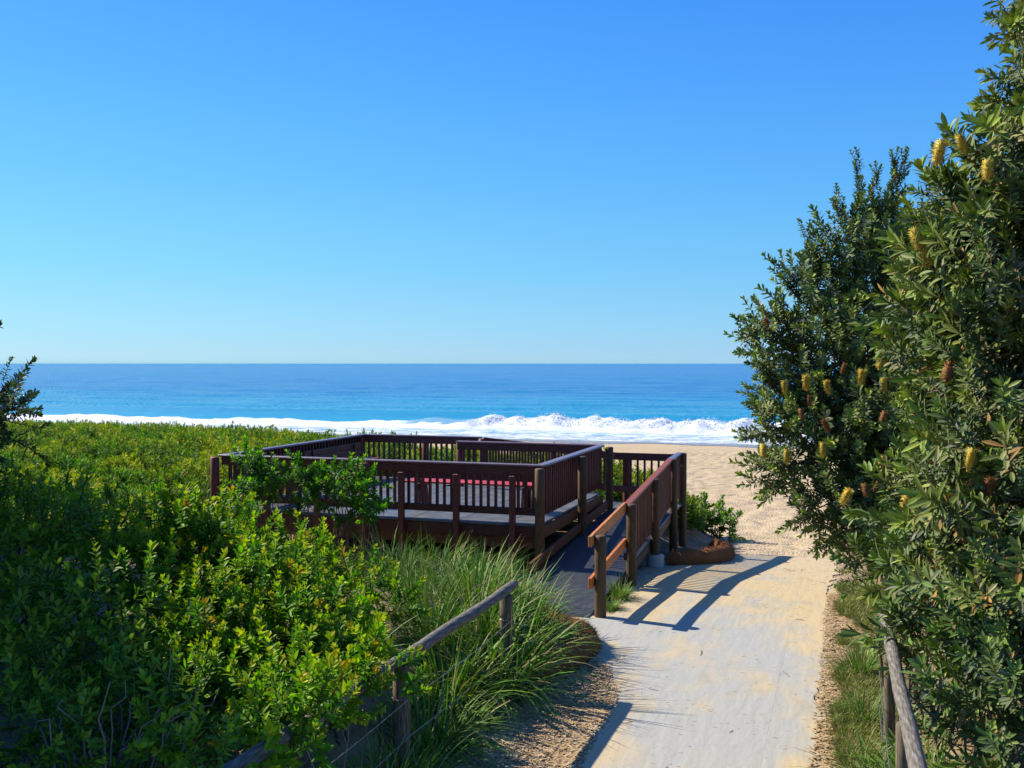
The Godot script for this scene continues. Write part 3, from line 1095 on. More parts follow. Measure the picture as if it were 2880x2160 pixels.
# ------------------------------------------------------------------ plants
func leaf(st: SurfaceTool, base: Vector3, dir: Vector3, up: Vector3, L: float, W: float, bend: float, col: Color, prof: Array, folded := false):
	# a blade that follows prof (half widths along it) and bends away from up
	var side := dir.cross(up).normalized()
	up = side.cross(dir).normalized()
	var n := prof.size() - 1
	var mid := []
	var nor := []
	for i in n + 1:
		var t := float(i) / n
		mid.append(base + dir * (L * t * (1.0 - 0.25 * bend * t)) - up * (L * bend * t * t * 0.6))
		nor.append((up + dir * bend * t * 1.0).normalized())
	for i in n:
		var wa: float = prof[i] * W * 0.5
		var wb: float = prof[i + 1] * W * 0.5
		var lift: float = 0.25 if folded else 0.0
		st.set_color(col)
		if folded:
			for s in [-1.0, 1.0]:
				var ea: Vector3 = mid[i] + side * wa * s + nor[i] * wa * lift
				var eb: Vector3 = mid[i + 1] + side * wb * s + nor[i + 1] * wb * lift
				var na: Vector3 = (nor[i] - side * s * 0.3).normalized()
				var nb: Vector3 = (nor[i + 1] - side * s * 0.3).normalized()
				tri(st, mid[i], ea, eb, na, na, nb)
				tri(st, mid[i], eb, mid[i + 1], na, nb, nb)
		else:
			var a0: Vector3 = mid[i] - side * wa
			var a1: Vector3 = mid[i] + side * wa
			var b0: Vector3 = mid[i + 1] - side * wb
			var b1: Vector3 = mid[i + 1] + side * wb
			tri(st, a0, a1, b1, nor[i], nor[i], nor[i + 1])
			if wb > 0.0005:
				tri(st, a0, b1, b0, nor[i], nor[i + 1], nor[i + 1])

const OBOVATE := [0.18, 0.55, 0.95, 0.9, 0.12]
const LANCE := [0.25, 0.8, 1.0, 0.65, 0.06]
const OVAL := [0.2, 0.9, 1.0, 0.7, 0.08]

func shoot(seed_: int, L: float, rings: int, per: int, leaf_len: float, leaf_wid: float, prof: Array, cols: Array, tip_cols: Array, stem: Color, from := 0.2, folded := false, open := 75.0) -> ArrayMesh:
	# a leafy shoot that grows up its own y
	var r := RandomNumberGenerator.new()
	r.seed = seed_
	var st := new_st()
	var lean := Vector3(r.randf_range(-0.25, 0.25), 0, r.randf_range(-0.25, 0.25)) * L
	var at := func(t): return Vector3(0, L * t, 0) + lean * t * t
	st.set_color(stem)
	add_tube(st, [at.call(0.0), at.call(0.5), at.call(1.0)], [0.006, 0.0045, 0.002], 5, false)
	var turn := r.randf() * TAU
	for i in rings:
		var t := lerpf(from, 1.0, float(i) / maxf(1, rings - 1))
		turn += 0.7
		for k in per:
			var a := turn + TAU * k / per + r.randf_range(-0.3, 0.3)
			var tilt := deg_to_rad(lerpf(open, 28.0, pow(t, 2.0)) + r.randf_range(-14, 14))
			var out := Vector3(cos(a), 0, sin(a))
			var d := (out * sin(tilt) + Vector3.UP * cos(tilt)).normalized()
			var up := (Vector3.UP * sin(tilt) - out * cos(tilt) + Vector3(r.randfn(), r.randfn(), r.randfn()) * 0.22).normalized()
			var pool: Array = tip_cols if t > 0.86 else cols
			var c: Color = pool[r.randi() % pool.size()]
			c = c * r.randf_range(0.8, 1.2)
			leaf(st, at.call(t) + Vector3(r.randfn(), r.randfn(), r.randfn()) * 0.004, d, up, leaf_len * r.randf_range(0.72, 1.12) * (0.8 if t > 0.95 else 1.0), leaf_wid * r.randf_range(0.85, 1.15), r.randf_range(0.05, 0.45), c, prof, folded)
	return st.commit()

func clumps_to_shoots(clumps: Array, per_volume: float, lift: float, sc: Vector2, shell := 0.35) -> Array:
	# leafy shoots through the outer part of each clump [centre, radius, flattening], pointing outwards and up
	var out := []
	for c in clumps:
		var r: float = c[1]
		var n := int(per_volume * r * r)
		for k in n:
			var d := Vector3(rng.randfn(), rng.randfn(), rng.randfn()).normalized()
			var rad := r * pow(rng.randf(), shell)
			var p: Vector3 = c[0] + Vector3(d.x, d.y * c[2], d.z) * rad
			if p.y < ground_y(p.x, p.z) + 0.02:
				continue
			var up := (d + Vector3.UP * lift + Vector3(rng.randfn(), rng.randfn(), rng.randfn()) * 0.3).normalized()
			var s := rng.randf_range(sc.x, sc.y)
			out.append(Transform3D(upright(up).scaled(Vector3(s, s, s)), p))
	return out

func upright(up: Vector3) -> Basis:
	var a := rng.randf() * TAU
	var x := up.cross(Vector3(cos(a), 0.3 * sin(a), sin(a))).normalized()
	return Basis(x, up, x.cross(up))

func foliage(root, called: String, meshes: Array, m, xforms: Array, tints: Array, singles := 0, singles_called := "leaf_cluster"):
	# the shoots nearest the photographer are parts of their own, the rest is one crown
	var eye := Vector3(3.01, 3.3, 12.857)
	if singles > 0:
		xforms.sort_custom(func(a, b): return a.origin.distance_squared_to(eye) < b.origin.distance_squared_to(eye))
		var tinted := []
		for t in tints:
			var q: StandardMaterial3D = m.duplicate()
			q.albedo_color = t.linear_to_srgb()
			tinted.append(q)
		for i in mini(singles, xforms.size()):
			part(singles_called, meshes[i % meshes.size()], tinted[rng.randi() % tints.size()], root, xforms[i])
	var bins := []
	var cols := []
	for k in meshes.size():
		bins.append([])
		cols.append([])
	for i in range(singles, xforms.size()):
		var k := i % meshes.size()
		bins[k].append(xforms[i])
		cols[k].append(tints[rng.randi() % tints.size()] * rng.randf_range(0.85, 1.15))
	for k in meshes.size():
		if bins[k].size():
			multi(called, meshes[k], m, bins[k], cols[k], root)

func limbs(root, base: Vector3, fork: Vector3, clumps: Array, r0: float):
	# a leaning trunk and a limb to each clump of foliage
	var mid := base.lerp(fork, 0.5) + Vector3(rng.randf_range(-0.12, 0.12), 0, rng.randf_range(-0.12, 0.12))
	part("trunk", tube_mesh([base - Vector3(0, 0.2, 0), base + Vector3(0, 0.1, 0), mid, fork], [r0 * 1.3, r0 * 1.1, r0 * 0.9, r0 * 0.75], 12), M.bark, root)
	var tw := new_st()
	for c in clumps:
		var to: Vector3 = c[0]
		var q := fork.lerp(to, 0.5) + Vector3(0, 0.15 * fork.distance_to(to), 0) + Vector3(rng.randf_range(-0.1, 0.1), 0, rng.randf_range(-0.1, 0.1))
		var q2 := q.lerp(to, 0.55) + Vector3(0, 0.05, 0)
		part("limb", tube_mesh([fork - Vector3(0, 0.05, 0), fork.lerp(q, 0.5) + Vector3(0, 0.04, 0), q, q2, to], [r0 * 0.55, r0 * 0.42, r0 * 0.34, r0 * 0.24, 0.008], 8), M.bark, root)
		for k in 9:
			var d := (Vector3(rng.randfn(), rng.randfn() * 0.6 + 0.55, rng.randfn())).normalized()
			var e: Vector3 = to + d * c[1] * rng.randf_range(0.55, 0.95)
			add_tube(tw, [q2.lerp(to, rng.randf()), to.lerp(e, 0.45) + Vector3(0, -0.03, 0), e], [0.011, 0.008, 0.004], 5, false)
	part("twigs", tw.commit(), M.bark, root).set_meta("kind", "stuff")

func spike(seed_: int, spent: bool) -> ArrayMesh:
	# a banksia flower spike standing on its origin: a core bristling with styles
	var r := RandomNumberGenerator.new()
	r.seed = seed_
	var st := new_st()
	var H := 0.12
	var core := Color(0.55, 0.36, 0.05) if not spent else Color(0.16, 0.075, 0.03)
	st.set_color(core)
	add_tube(st, [Vector3(0, -0.02, 0), Vector3(0, 0, 0), Vector3(0, 0.02, 0), Vector3(0, H * 0.5, 0), Vector3(0, H - 0.02, 0), Vector3(0, H, 0)], [0.006, 0.012, 0.021, 0.024, 0.021, 0.006], 10)
	for k in 620 if not spent else 380:
		var y := r.randf() * H
		var a := r.randf() * TAU
		var o := Vector3(cos(a), (y / H - 0.5) * 0.9, sin(a)).normalized()
		var p := Vector3(0, y, 0) + Vector3(cos(a), 0, sin(a)) * 0.018
		var L := r.randf_range(0.016, 0.026)
		var e := p + (o + Vector3(r.randfn(), r.randfn() + 0.3, r.randfn()) * (0.18 if not spent else 0.5)).normalized() * L
		var w := o.cross(Vector3.UP).normalized() * 0.0022
		var c := Color(0.66, 0.48, 0.06).lerp(Color(0.74, 0.68, 0.22), r.randf())
		if spent:
			c = Color(0.26, 0.12, 0.05).lerp(Color(0.40, 0.23, 0.11), r.randf())
		st.set_color(c)
		tri(st, p - w, p + w, e + w * 0.5, o, o, o)
		tri(st, p - w, e + w * 0.5, e - w * 0.5, o, o, o)
	return st.commit()

func grass_clump(seed_: int, blades: int, L: float, wid: float, cols: Array, arch: float, base_r: float) -> ArrayMesh:
	var r := RandomNumberGenerator.new()
	r.seed = seed_
	var st := new_st()
	for k in blades:
		var a := r.randf() * TAU
		var out := Vector3(cos(a), 0, sin(a))
		var p := out * base_r * sqrt(r.randf())
		var tilt := r.randf_range(0.08, 0.75)
		var d := (out * sin(tilt) + Vector3.UP * cos(tilt)).normalized()
		var len_ := L * r.randf_range(0.55, 1.1)
		var bend := arch * r.randf_range(0.3, 1.4) * (0.4 + tilt)
		var c: Color = cols[r.randi() % cols.size()] * r.randf_range(0.75, 1.25)
		if r.randf() < 0.14:
			# last year's straw, lying low
			c = Color(0.34, 0.26, 0.13) * r.randf_range(0.7, 1.2)
			len_ *= 0.7
			bend *= 1.8
		var kink := r.randi_range(2, 5) if r.randf() < 0.22 else -1
		st.set_color(c)
		var side := d.cross(out + Vector3(r.randfn(), r.randfn(), r.randfn()) * 0.4).normalized()
		if side.length() < 0.5:
			side = Vector3(-sin(a), 0, cos(a))
		var n := 6
		var prev := p
		var pw := wid * 0.4
		var up := -d.cross(side).normalized()
		var dd := d
		for i in n:
			var t := float(i + 1) / n
			dd = (dd + (out * 0.55 + Vector3.DOWN) * bend * 0.32 + Vector3(r.randfn(), 0, r.randfn()) * 0.06).normalized()
			if i == kink:
				dd = (dd + Vector3.DOWN * r.randf_range(0.5, 1.3) + out * 0.3).normalized()
			var q := prev + dd * len_ / n
			var w := wid * 0.5 * (1.0 if t < 0.6 else (1.0 - t) / 0.4 * 0.9 + 0.05)
			var nn := side.cross(dd).normalized()
			if nn.y < 0:
				nn = -nn
			tri(st, prev - side * pw, prev + side * pw, q + side * w, nn, nn, nn)
			tri(st, prev - side * pw, q + side * w, q - side * w, nn, nn, nn)
			prev = q
			pw = w
	return st.commit()

func on_ground(x: float, z: float) -> Vector3:
	return Vector3(x, ground_y(x, z), z)

func build_plants():
	banksias()
	shade_tree()
	shrubs()
	grasses()
	dune_scrub()
	dead_wood()

func bank_cols() -> Array:
	return [Color(0.078, 0.128, 0.040), Color(0.092, 0.148, 0.046), Color(0.066, 0.106, 0.040), Color(0.115, 0.160, 0.055), Color(0.098, 0.125, 0.068), Color(0.145, 0.165, 0.11)]

func banksias():
	var stem := Color(0.10, 0.075, 0.05)
	var tips := [Color(0.14, 0.215, 0.05), Color(0.115, 0.185, 0.05), Color(0.175, 0.23, 0.07)]
	var near := []
	var far := []
	for k in 7:
		var q := 0.72 + 0.11 * k
		near.append(shoot(100 + k, 0.30 + 0.03 * k, 6 + k % 3, 4 + k % 3, 0.135 * q, 0.031 * sqrt(q), OBOVATE, bank_cols() + [Color(0.20, 0.13, 0.06)] if k % 3 == 0 else bank_cols(), tips, stem, 0.1 + 0.05 * (k % 4), true, 62.0 + 6.0 * (k % 5)))
	for k in 5:
		far.append(shoot(200 + k, 0.36 + 0.04 * k, 7 + k % 3, 5, 0.085 + 0.009 * k, 0.028 + 0.002 * k, OBOVATE, bank_cols(), tips, stem, 0.12, false, 64.0 + 7.0 * (k % 4)))
	var tints := [Color(1.2, 1.15, 1), Color(1.0, 1.0, 0.95), Color(1.6, 1.4, 0.9), Color(0.9, 0.95, 0.9), Color(1.25, 1.25, 1.0), Color(1.9, 1.6, 0.95)]
	var fresh := spike(1, false)
	var fresh2 := spike(2, false)
	var spent := spike(3, true)
	# the tall banksia beside the path
	var t = thing("banksia_tree", "dark leafy banksia tree with yellow flower spikes overhanging the end of the path", "tree")
	var cl := FAR_CLUMPS.map(func(c): return [c[0], c[1], 1.0])
	limbs(t, on_ground(4.15, -2.4), Vector3(3.9, 1.5, -2.5), cl, 0.12)
	var xf := clumps_to_shoots(cl, 390.0, 0.8, Vector2(0.65, 1.2))
	xf += plume(FAR_PLUMES)
	foliage(t, "crown", far, M.banksia_leaf, xf, tints)
	for p in FAR_SPIKES:
		var q = part("flower_spike", fresh if rng.randf() < 0.5 else fresh2, M.flower, t, Transform3D(upright(Vector3(rng.randfn() * 0.25, 1, rng.randfn() * 0.25).normalized()).scaled(Vector3.ONE * rng.randf_range(1.25, 1.6)), p))
		q.set_meta("label", "yellow banksia flower spike")
	for p in FAR_SPENT:
		var q = part("spent_flower_cone", spent, M.flower, t, Transform3D(upright(Vector3(rng.randfn() * 0.4, 1, rng.randfn() * 0.4).normalized()).scaled(Vector3.ONE * rng.randf_range(1.0, 1.3)), p))
		q.set_meta("label", "dry brown banksia cone")
	# the large one close by, behind the log fence
	t = thing("banksia_tree", "large-leaved banksia tree filling the edge of the view behind the log fence", "tree")
	cl = NEAR_CLUMPS.map(func(c): return [c[0], c[1], 1.0])
	limbs(t, on_ground(5.0, 3.0), Vector3(4.9, 1.5, 3.1), cl, 0.14)
	xf = clumps_to_shoots(cl, 230.0, 0.55, Vector2(0.6, 1.3))
	xf += plume(NEAR_PLUMES)
	foliage(t, "crown", near, M.banksia_leaf, xf, tints, 280)
	for p in NEAR_SPIKES:
		var q = part("flower_spike", fresh if rng.randf() < 0.5 else fresh2, M.flower, t, Transform3D(upright(Vector3(rng.randfn() * 0.25, 1, rng.randfn() * 0.25).normalized()).scaled(Vector3.ONE * rng.randf_range(1.1, 1.45)), p))
		q.set_meta("label", "yellow banksia flower spike")
	for p in NEAR_SPENT:
		var q = part("spent_flower_cone", spent, M.flower, t, Transform3D(upright(Vector3(rng.randfn() * 0.4, 1, rng.randfn() * 0.4).normalized()).scaled(Vector3.ONE * rng.randf_range(1.0, 1.35)), p))
		q.set_meta("label", "dry brown banksia cone")
	# low young banksias under it
	var lows := [["young_banksia", "low young banksia with pale leaf rosettes against the log fence", LOW_A], ["young_banksia", "bushy young banksia in the bottom corner behind the log fence", LOW_B]]
	for l in lows:
		t = thing(l[0], l[1], "shrub", Vector3.ZERO, 0.0, "young banksias behind the log fence")
		var c2: Array = l[2].map(func(c): return [c[0], c[1], 1.0])
		stems(t, c2)
		xf = clumps_to_shoots(c2, 230.0, 0.9, Vector2(0.7, 1.1))
		foliage(t, "crown", near, M.banksia_leaf, xf, [Color(1.1, 1.15, 0.9), Color(1.35, 1.35, 0.95), Color(0.9, 1.0, 0.95)], 60)
	# the banksia that stands to the left, only its outer twigs in view; it shades the shrubs
	t = thing("banksia_tree", "banksia tree at the edge of the dune scrub with twigs reaching over the sea", "tree")
	cl = (LEFT_CLUMPS + [[Vector3(-9.9, 3.2, 2.3), 0.8], [Vector3(-9.5, 2.7, 3.2), 0.8], [Vector3(-10.2, 3.7, 3.2), 0.8], [Vector3(-9.5, 3.4, 4.3), 0.85], [Vector3(-10.2, 2.3, 1.3), 0.6]]).map(func(c): return [c[0], c[1], 1.0])
	limbs(t, on_ground(-10.2, 0.6), Vector3(-10.0, 1.6, 0.6), cl, 0.13)
	xf = clumps_to_shoots(cl, 340.0, 0.7, Vector2(0.8, 1.2))
	foliage(t, "crown", far, M.banksia_leaf, xf, [Color(0.8, 0.85, 0.85), Color(1, 1, 1), Color(0.7, 0.8, 0.8)])

func shade_tree():
	# stands beside the path out of the picture; its shadow darkens the shrubs in the corner
	var m := []
	for k in 2:
		m.append(shoot(240 + k, 0.45, 8, 5, 0.13, 0.045, OBOVATE, bank_cols(), bank_cols(), Color(0.1, 0.075, 0.05), 0.12))
	var t = thing("banksia_tree", "banksia tree beside the path whose shadow falls on the dark shrub", "tree")
	var cl := SHADE_CLUMPS.map(func(c): return [c[0], c[1], 1.0])
	limbs(t, on_ground(-7.3, 7.2), Vector3(-7.0, 2.0, 7.1), cl, 0.15)
	foliage(t, "crown", m, M.banksia_leaf, clumps_to_shoots(cl, 600.0, 0.7, Vector2(0.9, 1.3)), [Color(1, 1, 1), Color(0.85, 0.9, 0.9)])

func plume(list: Array) -> Array:
	# single tall shoots that break the outline: [foot, tip, leafy steps]
	var out := []
	for p in list:
		var a: Vector3 = p[0]
		var b: Vector3 = p[1]
		var n := int(a.distance_to(b) / 0.13) + 1
		for i in n:
			var t := float(i) / n
			for k in 2:
				var up := ((b - a).normalized() + Vector3(rng.randfn(), rng.randfn(), rng.randfn()) * (0.45 - 0.3 * t)).normalized()
				var s := lerpf(0.95, 0.6, t)
				out.append(Transform3D(upright(up).scaled(Vector3(s, s, s)), a.lerp(b, t) + Vector3(rng.randfn(), 0, rng.randfn()) * 0.05 * (1.2 - t)))
	return out

func stems(root, clumps: Array):
	# thin stems from the ground up into each clump of a shrub
	var st := new_st()
	for c in clumps:
		if c[1] < 0.25 and c[0].x > -1.2 and c[0].x < 0.5:
			continue
		for k in 4:
			var e: Vector3 = c[0] + Vector3(rng.randfn(), rng.randfn() * 0.6, rng.randfn()) * c[1] * 0.45
			var f := on_ground(c[0].x + rng.randfn() * 0.15, c[0].z + rng.randfn() * 0.15) - Vector3(0, 0.08, 0)
			add_tube(st, [f, f.lerp(e, 0.5) + Vector3(rng.randfn(), 0, rng.randfn()) * 0.06, e], [0.016, 0.011, 0.005], 6, false)
	part("stems", st.commit(), M.bark, root).set_meta("kind", "stuff")

func bush(called, label, list: Array, meshes: Array, m, density: float, lift: float, sc: Vector2, tints: Array, group := "", singles := 0):
	var t = thing(called, label, "shrub", Vector3.ZERO, 0.0, group)
	var cl: Array = list.map(func(c): return [c[0], c[1], 0.9])
	stems(t, cl)
	foliage(t, "crown", meshes, m, clumps_to_shoots(cl, density, lift, sc, 0.4), tints, singles)
	return t

func shrubs():
	var stem := Color(0.13, 0.11, 0.06)
	var green := [Color(0.13, 0.27, 0.022), Color(0.17, 0.32, 0.025), Color(0.10, 0.215, 0.025), Color(0.21, 0.35, 0.03)]
	var yellow := [Color(0.36, 0.41, 0.03), Color(0.27, 0.38, 0.03), Color(0.43, 0.38, 0.04)]
	var bright := []
	var dark := []
	var glossy := []
	for k in 4:
		bright.append(shoot(300 + k, 0.25, 8, 3, 0.074, 0.030, OVAL, green, yellow, stem, 0.1, true, 68.0))
		dark.append(shoot(400 + k, 0.26, 8, 3, 0.07, 0.024, OVAL, green, [Color(0.24, 0.36, 0.035), Color(0.30, 0.37, 0.05)], stem, 0.1, false, 70.0))
		glossy.append(shoot(500 + k, 0.26, 6, 5, 0.10, 0.032, LANCE, [Color(0.07, 0.19, 0.025), Color(0.09, 0.22, 0.03), Color(0.055, 0.15, 0.025)], [Color(0.22, 0.38, 0.03), Color(0.28, 0.41, 0.04)], stem, 0.2, false, 85.0))
	var tb := [Color(1.1, 1.15, 1), Color(1.3, 1.3, 0.9), Color(0.85, 0.95, 0.85), Color(1.0, 1.15, 1.0), Color(1.5, 1.35, 0.7), Color(0.7, 0.8, 0.9), Color(1.1, 1.2, 0.9), Color(0.95, 1.1, 0.8), Color(1.2, 1.25, 0.9), Color(1.3, 0.85, 0.6)]
	bush("coastal_shrub", "bright yellow-green leafy shrub spilling over the log rail", BRIGHT, bright, M.bright_leaf, 640.0, 0.8, Vector2(0.65, 1.2), tb, "", 290)
	bush("coastal_shrub", "dark shrub in the shade at the bottom edge beside the bright shrub", SHADY, dark, M.bright_leaf, 270.0, 0.6, Vector2(0.8, 1.3), [Color(0.95, 1, 1), Color(0.9, 0.95, 1.0), Color(1.15, 1.15, 0.9), Color(1.0, 1.0, 1.2)], "", 120)
	bush("coastal_shrub", "dark grey-green shrub behind the bright shrub with bare arching twigs", BACK, dark, M.bright_leaf, 260.0, 0.6, Vector2(0.9, 1.4), [Color(0.95, 1, 1.1), Color(0.9, 0.95, 1.1), Color(1.1, 1.1, 1.0)])
	var tg := [Color(1, 1, 1), Color(1.15, 1.15, 0.9), Color(0.85, 0.9, 0.95), Color(1.25, 1.3, 0.9)]
	bush("glossy_bush", "glossy green bush against the corner post end of the deck front", DECK_A, glossy, M.bright_leaf, 430.0, 0.8, Vector2(0.7, 1.1), tg, "bushes growing against the deck front")
	bush("glossy_bush", "glossy green bush in the middle of the three against the deck front", DECK_B, glossy, M.bright_leaf, 430.0, 0.8, Vector2(0.7, 1.1), tg, "bushes growing against the deck front")
	bush("glossy_bush", "glossy green bush hiding the middle round post of the deck front", DECK_C, glossy, M.bright_leaf, 430.0, 0.8, Vector2(0.7, 1.1), tg, "bushes growing against the deck front")
	bush("beach_shrub", "small rounded green shrub on the sand beyond the last ramp post", SAND_BUSH, glossy, M.bright_leaf, 300.0, 0.6, Vector2(0.9, 1.4), [Color(0.9, 0.9, 0.9), Color(1.1, 1.1, 0.9), Color(0.75, 0.8, 0.8)])

func grasses():
	var green := [Color(0.10, 0.23, 0.025), Color(0.135, 0.28, 0.03), Color(0.08, 0.18, 0.025), Color(0.20, 0.31, 0.04)]
	var dry := [Color(0.11, 0.21, 0.032), Color(0.14, 0.23, 0.04), Color(0.26, 0.23, 0.10), Color(0.085, 0.18, 0.03), Color(0.10, 0.21, 0.028)]
	var lush := []
	var pale := []
	var sparse := []
	for k in 3:
		sparse.append(grass_clump(680 + k, 46, 0.8, 0.015, green + dry, 0.9, 0.1))
		lush.append(grass_clump(600 + k, 430, 0.92, 0.017, green + [Color(0.32, 0.29, 0.13)], 0.85, 0.24))
		pale.append(grass_clump(650 + k, 300, 0.85, 0.013, dry, 0.6, 0.3))
	var list := [
		[lush, Vector2(-0.42, 2.2), 1.05, "strappy green grass clump at the end of the log rail", "strappy grass clumps beside the log fence"],
		[lush, Vector2(-0.7, 1.5), 1.0, "strappy green grass clump inside the bend of the coir log", "strappy grass clumps beside the log fence"],
		[lush, Vector2(-0.3, 3.4), 1.25, "strappy grass clump round the foot of the fence end post", "strappy grass clumps beside the log fence"],
		[lush, Vector2(-1.05, 1.9), 1.0, "tall strappy grass clump between the fence end and the ramp foot", "strappy grass clumps beside the log fence"],
		[lush, Vector2(-0.3, 5.0), 0.85, "strappy grass clump under the log rail before the second fence post", "strappy grass clumps beside the log fence"],
		[lush, Vector2(-0.15, 6.3), 0.75, "low strappy grass clump under the log rail past the second fence post", "strappy grass clumps beside the log fence"],
		[pale, Vector2(-1.7, 1.2), 1.05, "pale feathery grass clump below the deck corner post", "pale grass clumps below the deck front"],
		[pale, Vector2(-2.35, 1.0), 1.05, "pale feathery grass clump below the middle of the deck front", "pale grass clumps below the deck front"],
		[pale, Vector2(-1.5, 2.4), 1.0, "pale grass clump between the bright shrub and the strappy grass", "pale grass clumps below the deck front"],
		[pale, Vector2(-3.0, 0.4), 1.0, "pale grass clump in front of the middle glossy bush", "pale grass clumps below the deck front"],
		[pale, Vector2(-1.0, 3.3), 0.9, "pale grass clump behind the log rail by the bright shrub", "pale grass clumps below the deck front"],
		[lush, Vector2(-0.75, 2.75), 1.0, "strappy grass clump just behind the log rail next to the end post", "strappy grass clumps beside the log fence"],
		[lush, Vector2(-0.5, 4.1), 0.95, "strappy grass clump behind the middle of the log rail", "strappy grass clumps beside the log fence"],
		[pale, Vector2(-1.5, 4.2), 0.95, "pale grass clump between the log rail and the bright shrub", "pale grass clumps below the deck front"],
		[lush, Vector2(-1.55, 0.4), 0.9, "green grass clump against the foot of the deck corner post", "pale grass clumps below the deck front"],
		[lush, Vector2(-2.5, -0.3), 0.85, "green grass clump against the deck fascia", "pale grass clumps below the deck front"],
		[lush, Vector2(-0.45, 7.3), 0.7, "low strappy grass clump under the shaded end of the log rail", "strappy grass clumps beside the log fence"],
		[lush, Vector2(-3.4, -0.7), 1.0, "green grass clump rising against the deck front left of the stanchion", "pale grass clumps below the deck front"],
		[pale, Vector2(-2.0, -0.9), 1.0, "pale grass clump rising against the deck front near the corner post", "pale grass clumps below the deck front"],
		[lush, Vector2(-2.8, -1.2), 0.95, "green grass clump touching the middle of the deck front", "pale grass clumps below the deck front"],
		[lush, Vector2(-0.12, 5.85), 0.72, "strappy grass clump hiding the foot of the second fence post", "strappy grass clumps beside the log fence"],
		[pale, Vector2(3.15, 1.5), 0.5, "small strappy grass clump below the banksia at the path edge", "strappy grass clumps along the banksia verge"],
		[pale, Vector2(3.2, 3.0), 0.5, "strappy grass clump at the tip of the log rail by the banksia", "strappy grass clumps along the banksia verge"],
		[sparse, Vector2(3.22, 4.6), 0.85, "strappy grass clump arching over the dry verge by the log rail", "strappy grass clumps along the banksia verge"],
		[sparse, Vector2(3.22, 6.0), 0.8, "strappy grass clump at the bottom of the dry verge", "strappy grass clumps along the banksia verge"],
		[lush, Vector2(3.6, 5.0), 0.85, "tall strappy grass clump behind the log rail under the banksia", "strappy grass clumps along the banksia verge"],
		[lush, Vector2(3.62, 6.3), 0.85, "strappy grass clump behind the log rail at the bottom edge", "strappy grass clumps along the banksia verge"],
		[lush, Vector2(-0.02, -1.15), 0.42, "small green grass tuft under the ramp rail by the first post", "small grass tufts by the ramp"],
		[lush, Vector2(0.02, -0.45), 0.28, "tiny green grass tuft at the foot of the first ramp post", "small grass tufts by the ramp"],
	]
	for k in list.size():
		var g = list[k]
		var t = thing("grass_clump", g[3], "grass", on_ground(g[1].x, g[1].y) - Vector3(0, 0.02, 0), rng.randf() * TAU, g[4])
		var o = part("leaves", g[0][k % 3], M.strap_leaf, t, Transform3D(Basis.from_scale(Vector3.ONE * g[2]), Vector3.ZERO))
		o.set_meta("kind", "stuff")

func dune_scrub():
	# low coastal scrub covering the dune behind and beside the deck
	var stem := Color(0.12, 0.10, 0.06)
	var ms := []
	for k in 4:
		ms.append(shoot(700 + k, 0.42, 7, 5, 0.17, 0.030, LANCE, [Color(0.13, 0.235, 0.025), Color(0.16, 0.27, 0.03), Color(0.10, 0.18, 0.025), Color(0.21, 0.28, 0.03)], [Color(0.33, 0.36, 0.03), Color(0.24, 0.34, 0.03)], stem, 0.1, false, 70.0))
	var xf := []
	var tint := []
	for k in 90000:
		var z := rng.randf_range(-41.0, 1.5)
		var u := -z
		var x := rng.randf_range(-12.0 - u * 1.25, 1.0)
		var el := steps(u, EDGE_LEFT)
		if x > el - 0.6:
			continue
		if n1.get_noise_2d(x * 0.3 + 200.0, z * 0.45) < -0.52 and u > 12.0:
			continue
		if x > -7.7 and u > -2.0 and u < 8.2:
			continue
		if x > -5.0 and u < 0.0:
			continue
		var hum := n1.get_noise_2d(x * 0.16, z * 0.2) * 0.38 + n1.get_noise_2d(x * 0.55, z * 0.7) * 0.45
		var h := 0.22 + maxf(0.0, 0.35 + hum) * lerpf(0.95, 0.45, smoothstep(10.0, 34.0, u))
		h *= smoothstep(el - 0.4, el - 3.5, x) * 0.7 + 0.3
		if u < 9.0:
			h *= 0.35 + 0.65 * smoothstep(1.0, 9.0, u)
		var p := Vector3(x, ground_y(x, z) + h * pow(rng.randf(), 0.45), z)
		var s := rng.randf_range(0.55, 1.05)
		xf.append(Transform3D(upright((Vector3(rng.randfn() * 0.4, 1.0, rng.randfn() * 0.4)).normalized()).scaled(Vector3(s, s, s)), p))
		var kind := n1.get_noise_2d(x * 0.22 + 80.0, z * 0.3)
		var c := Color(1, 1, 1)
		if kind > 0.18:
			c = Color(1.8, 1.35, 0.75)
		elif kind < -0.35:
			c = Color(0.75, 0.8, 0.85)
		elif kind < -0.1:
			c = Color(0.8, 1.1, 0.85)
		tint.append(c * rng.randf_range(0.8, 1.2))
	var bins := [[], [], [], []]
	var cols := [[], [], [], []]
	for i in xf.size():
		bins[i % 4].append(xf[i])
		cols[i % 4].append(tint[i])
	var root = thing("dune_vegetation", "low green and yellow coastal scrub covering the dune beyond the deck", "scrub")
	root.set_meta("kind", "stuff")
	for k in 4:
		multi("foliage", ms[k], M.scrub_leaf, bins[k], cols[k], root)

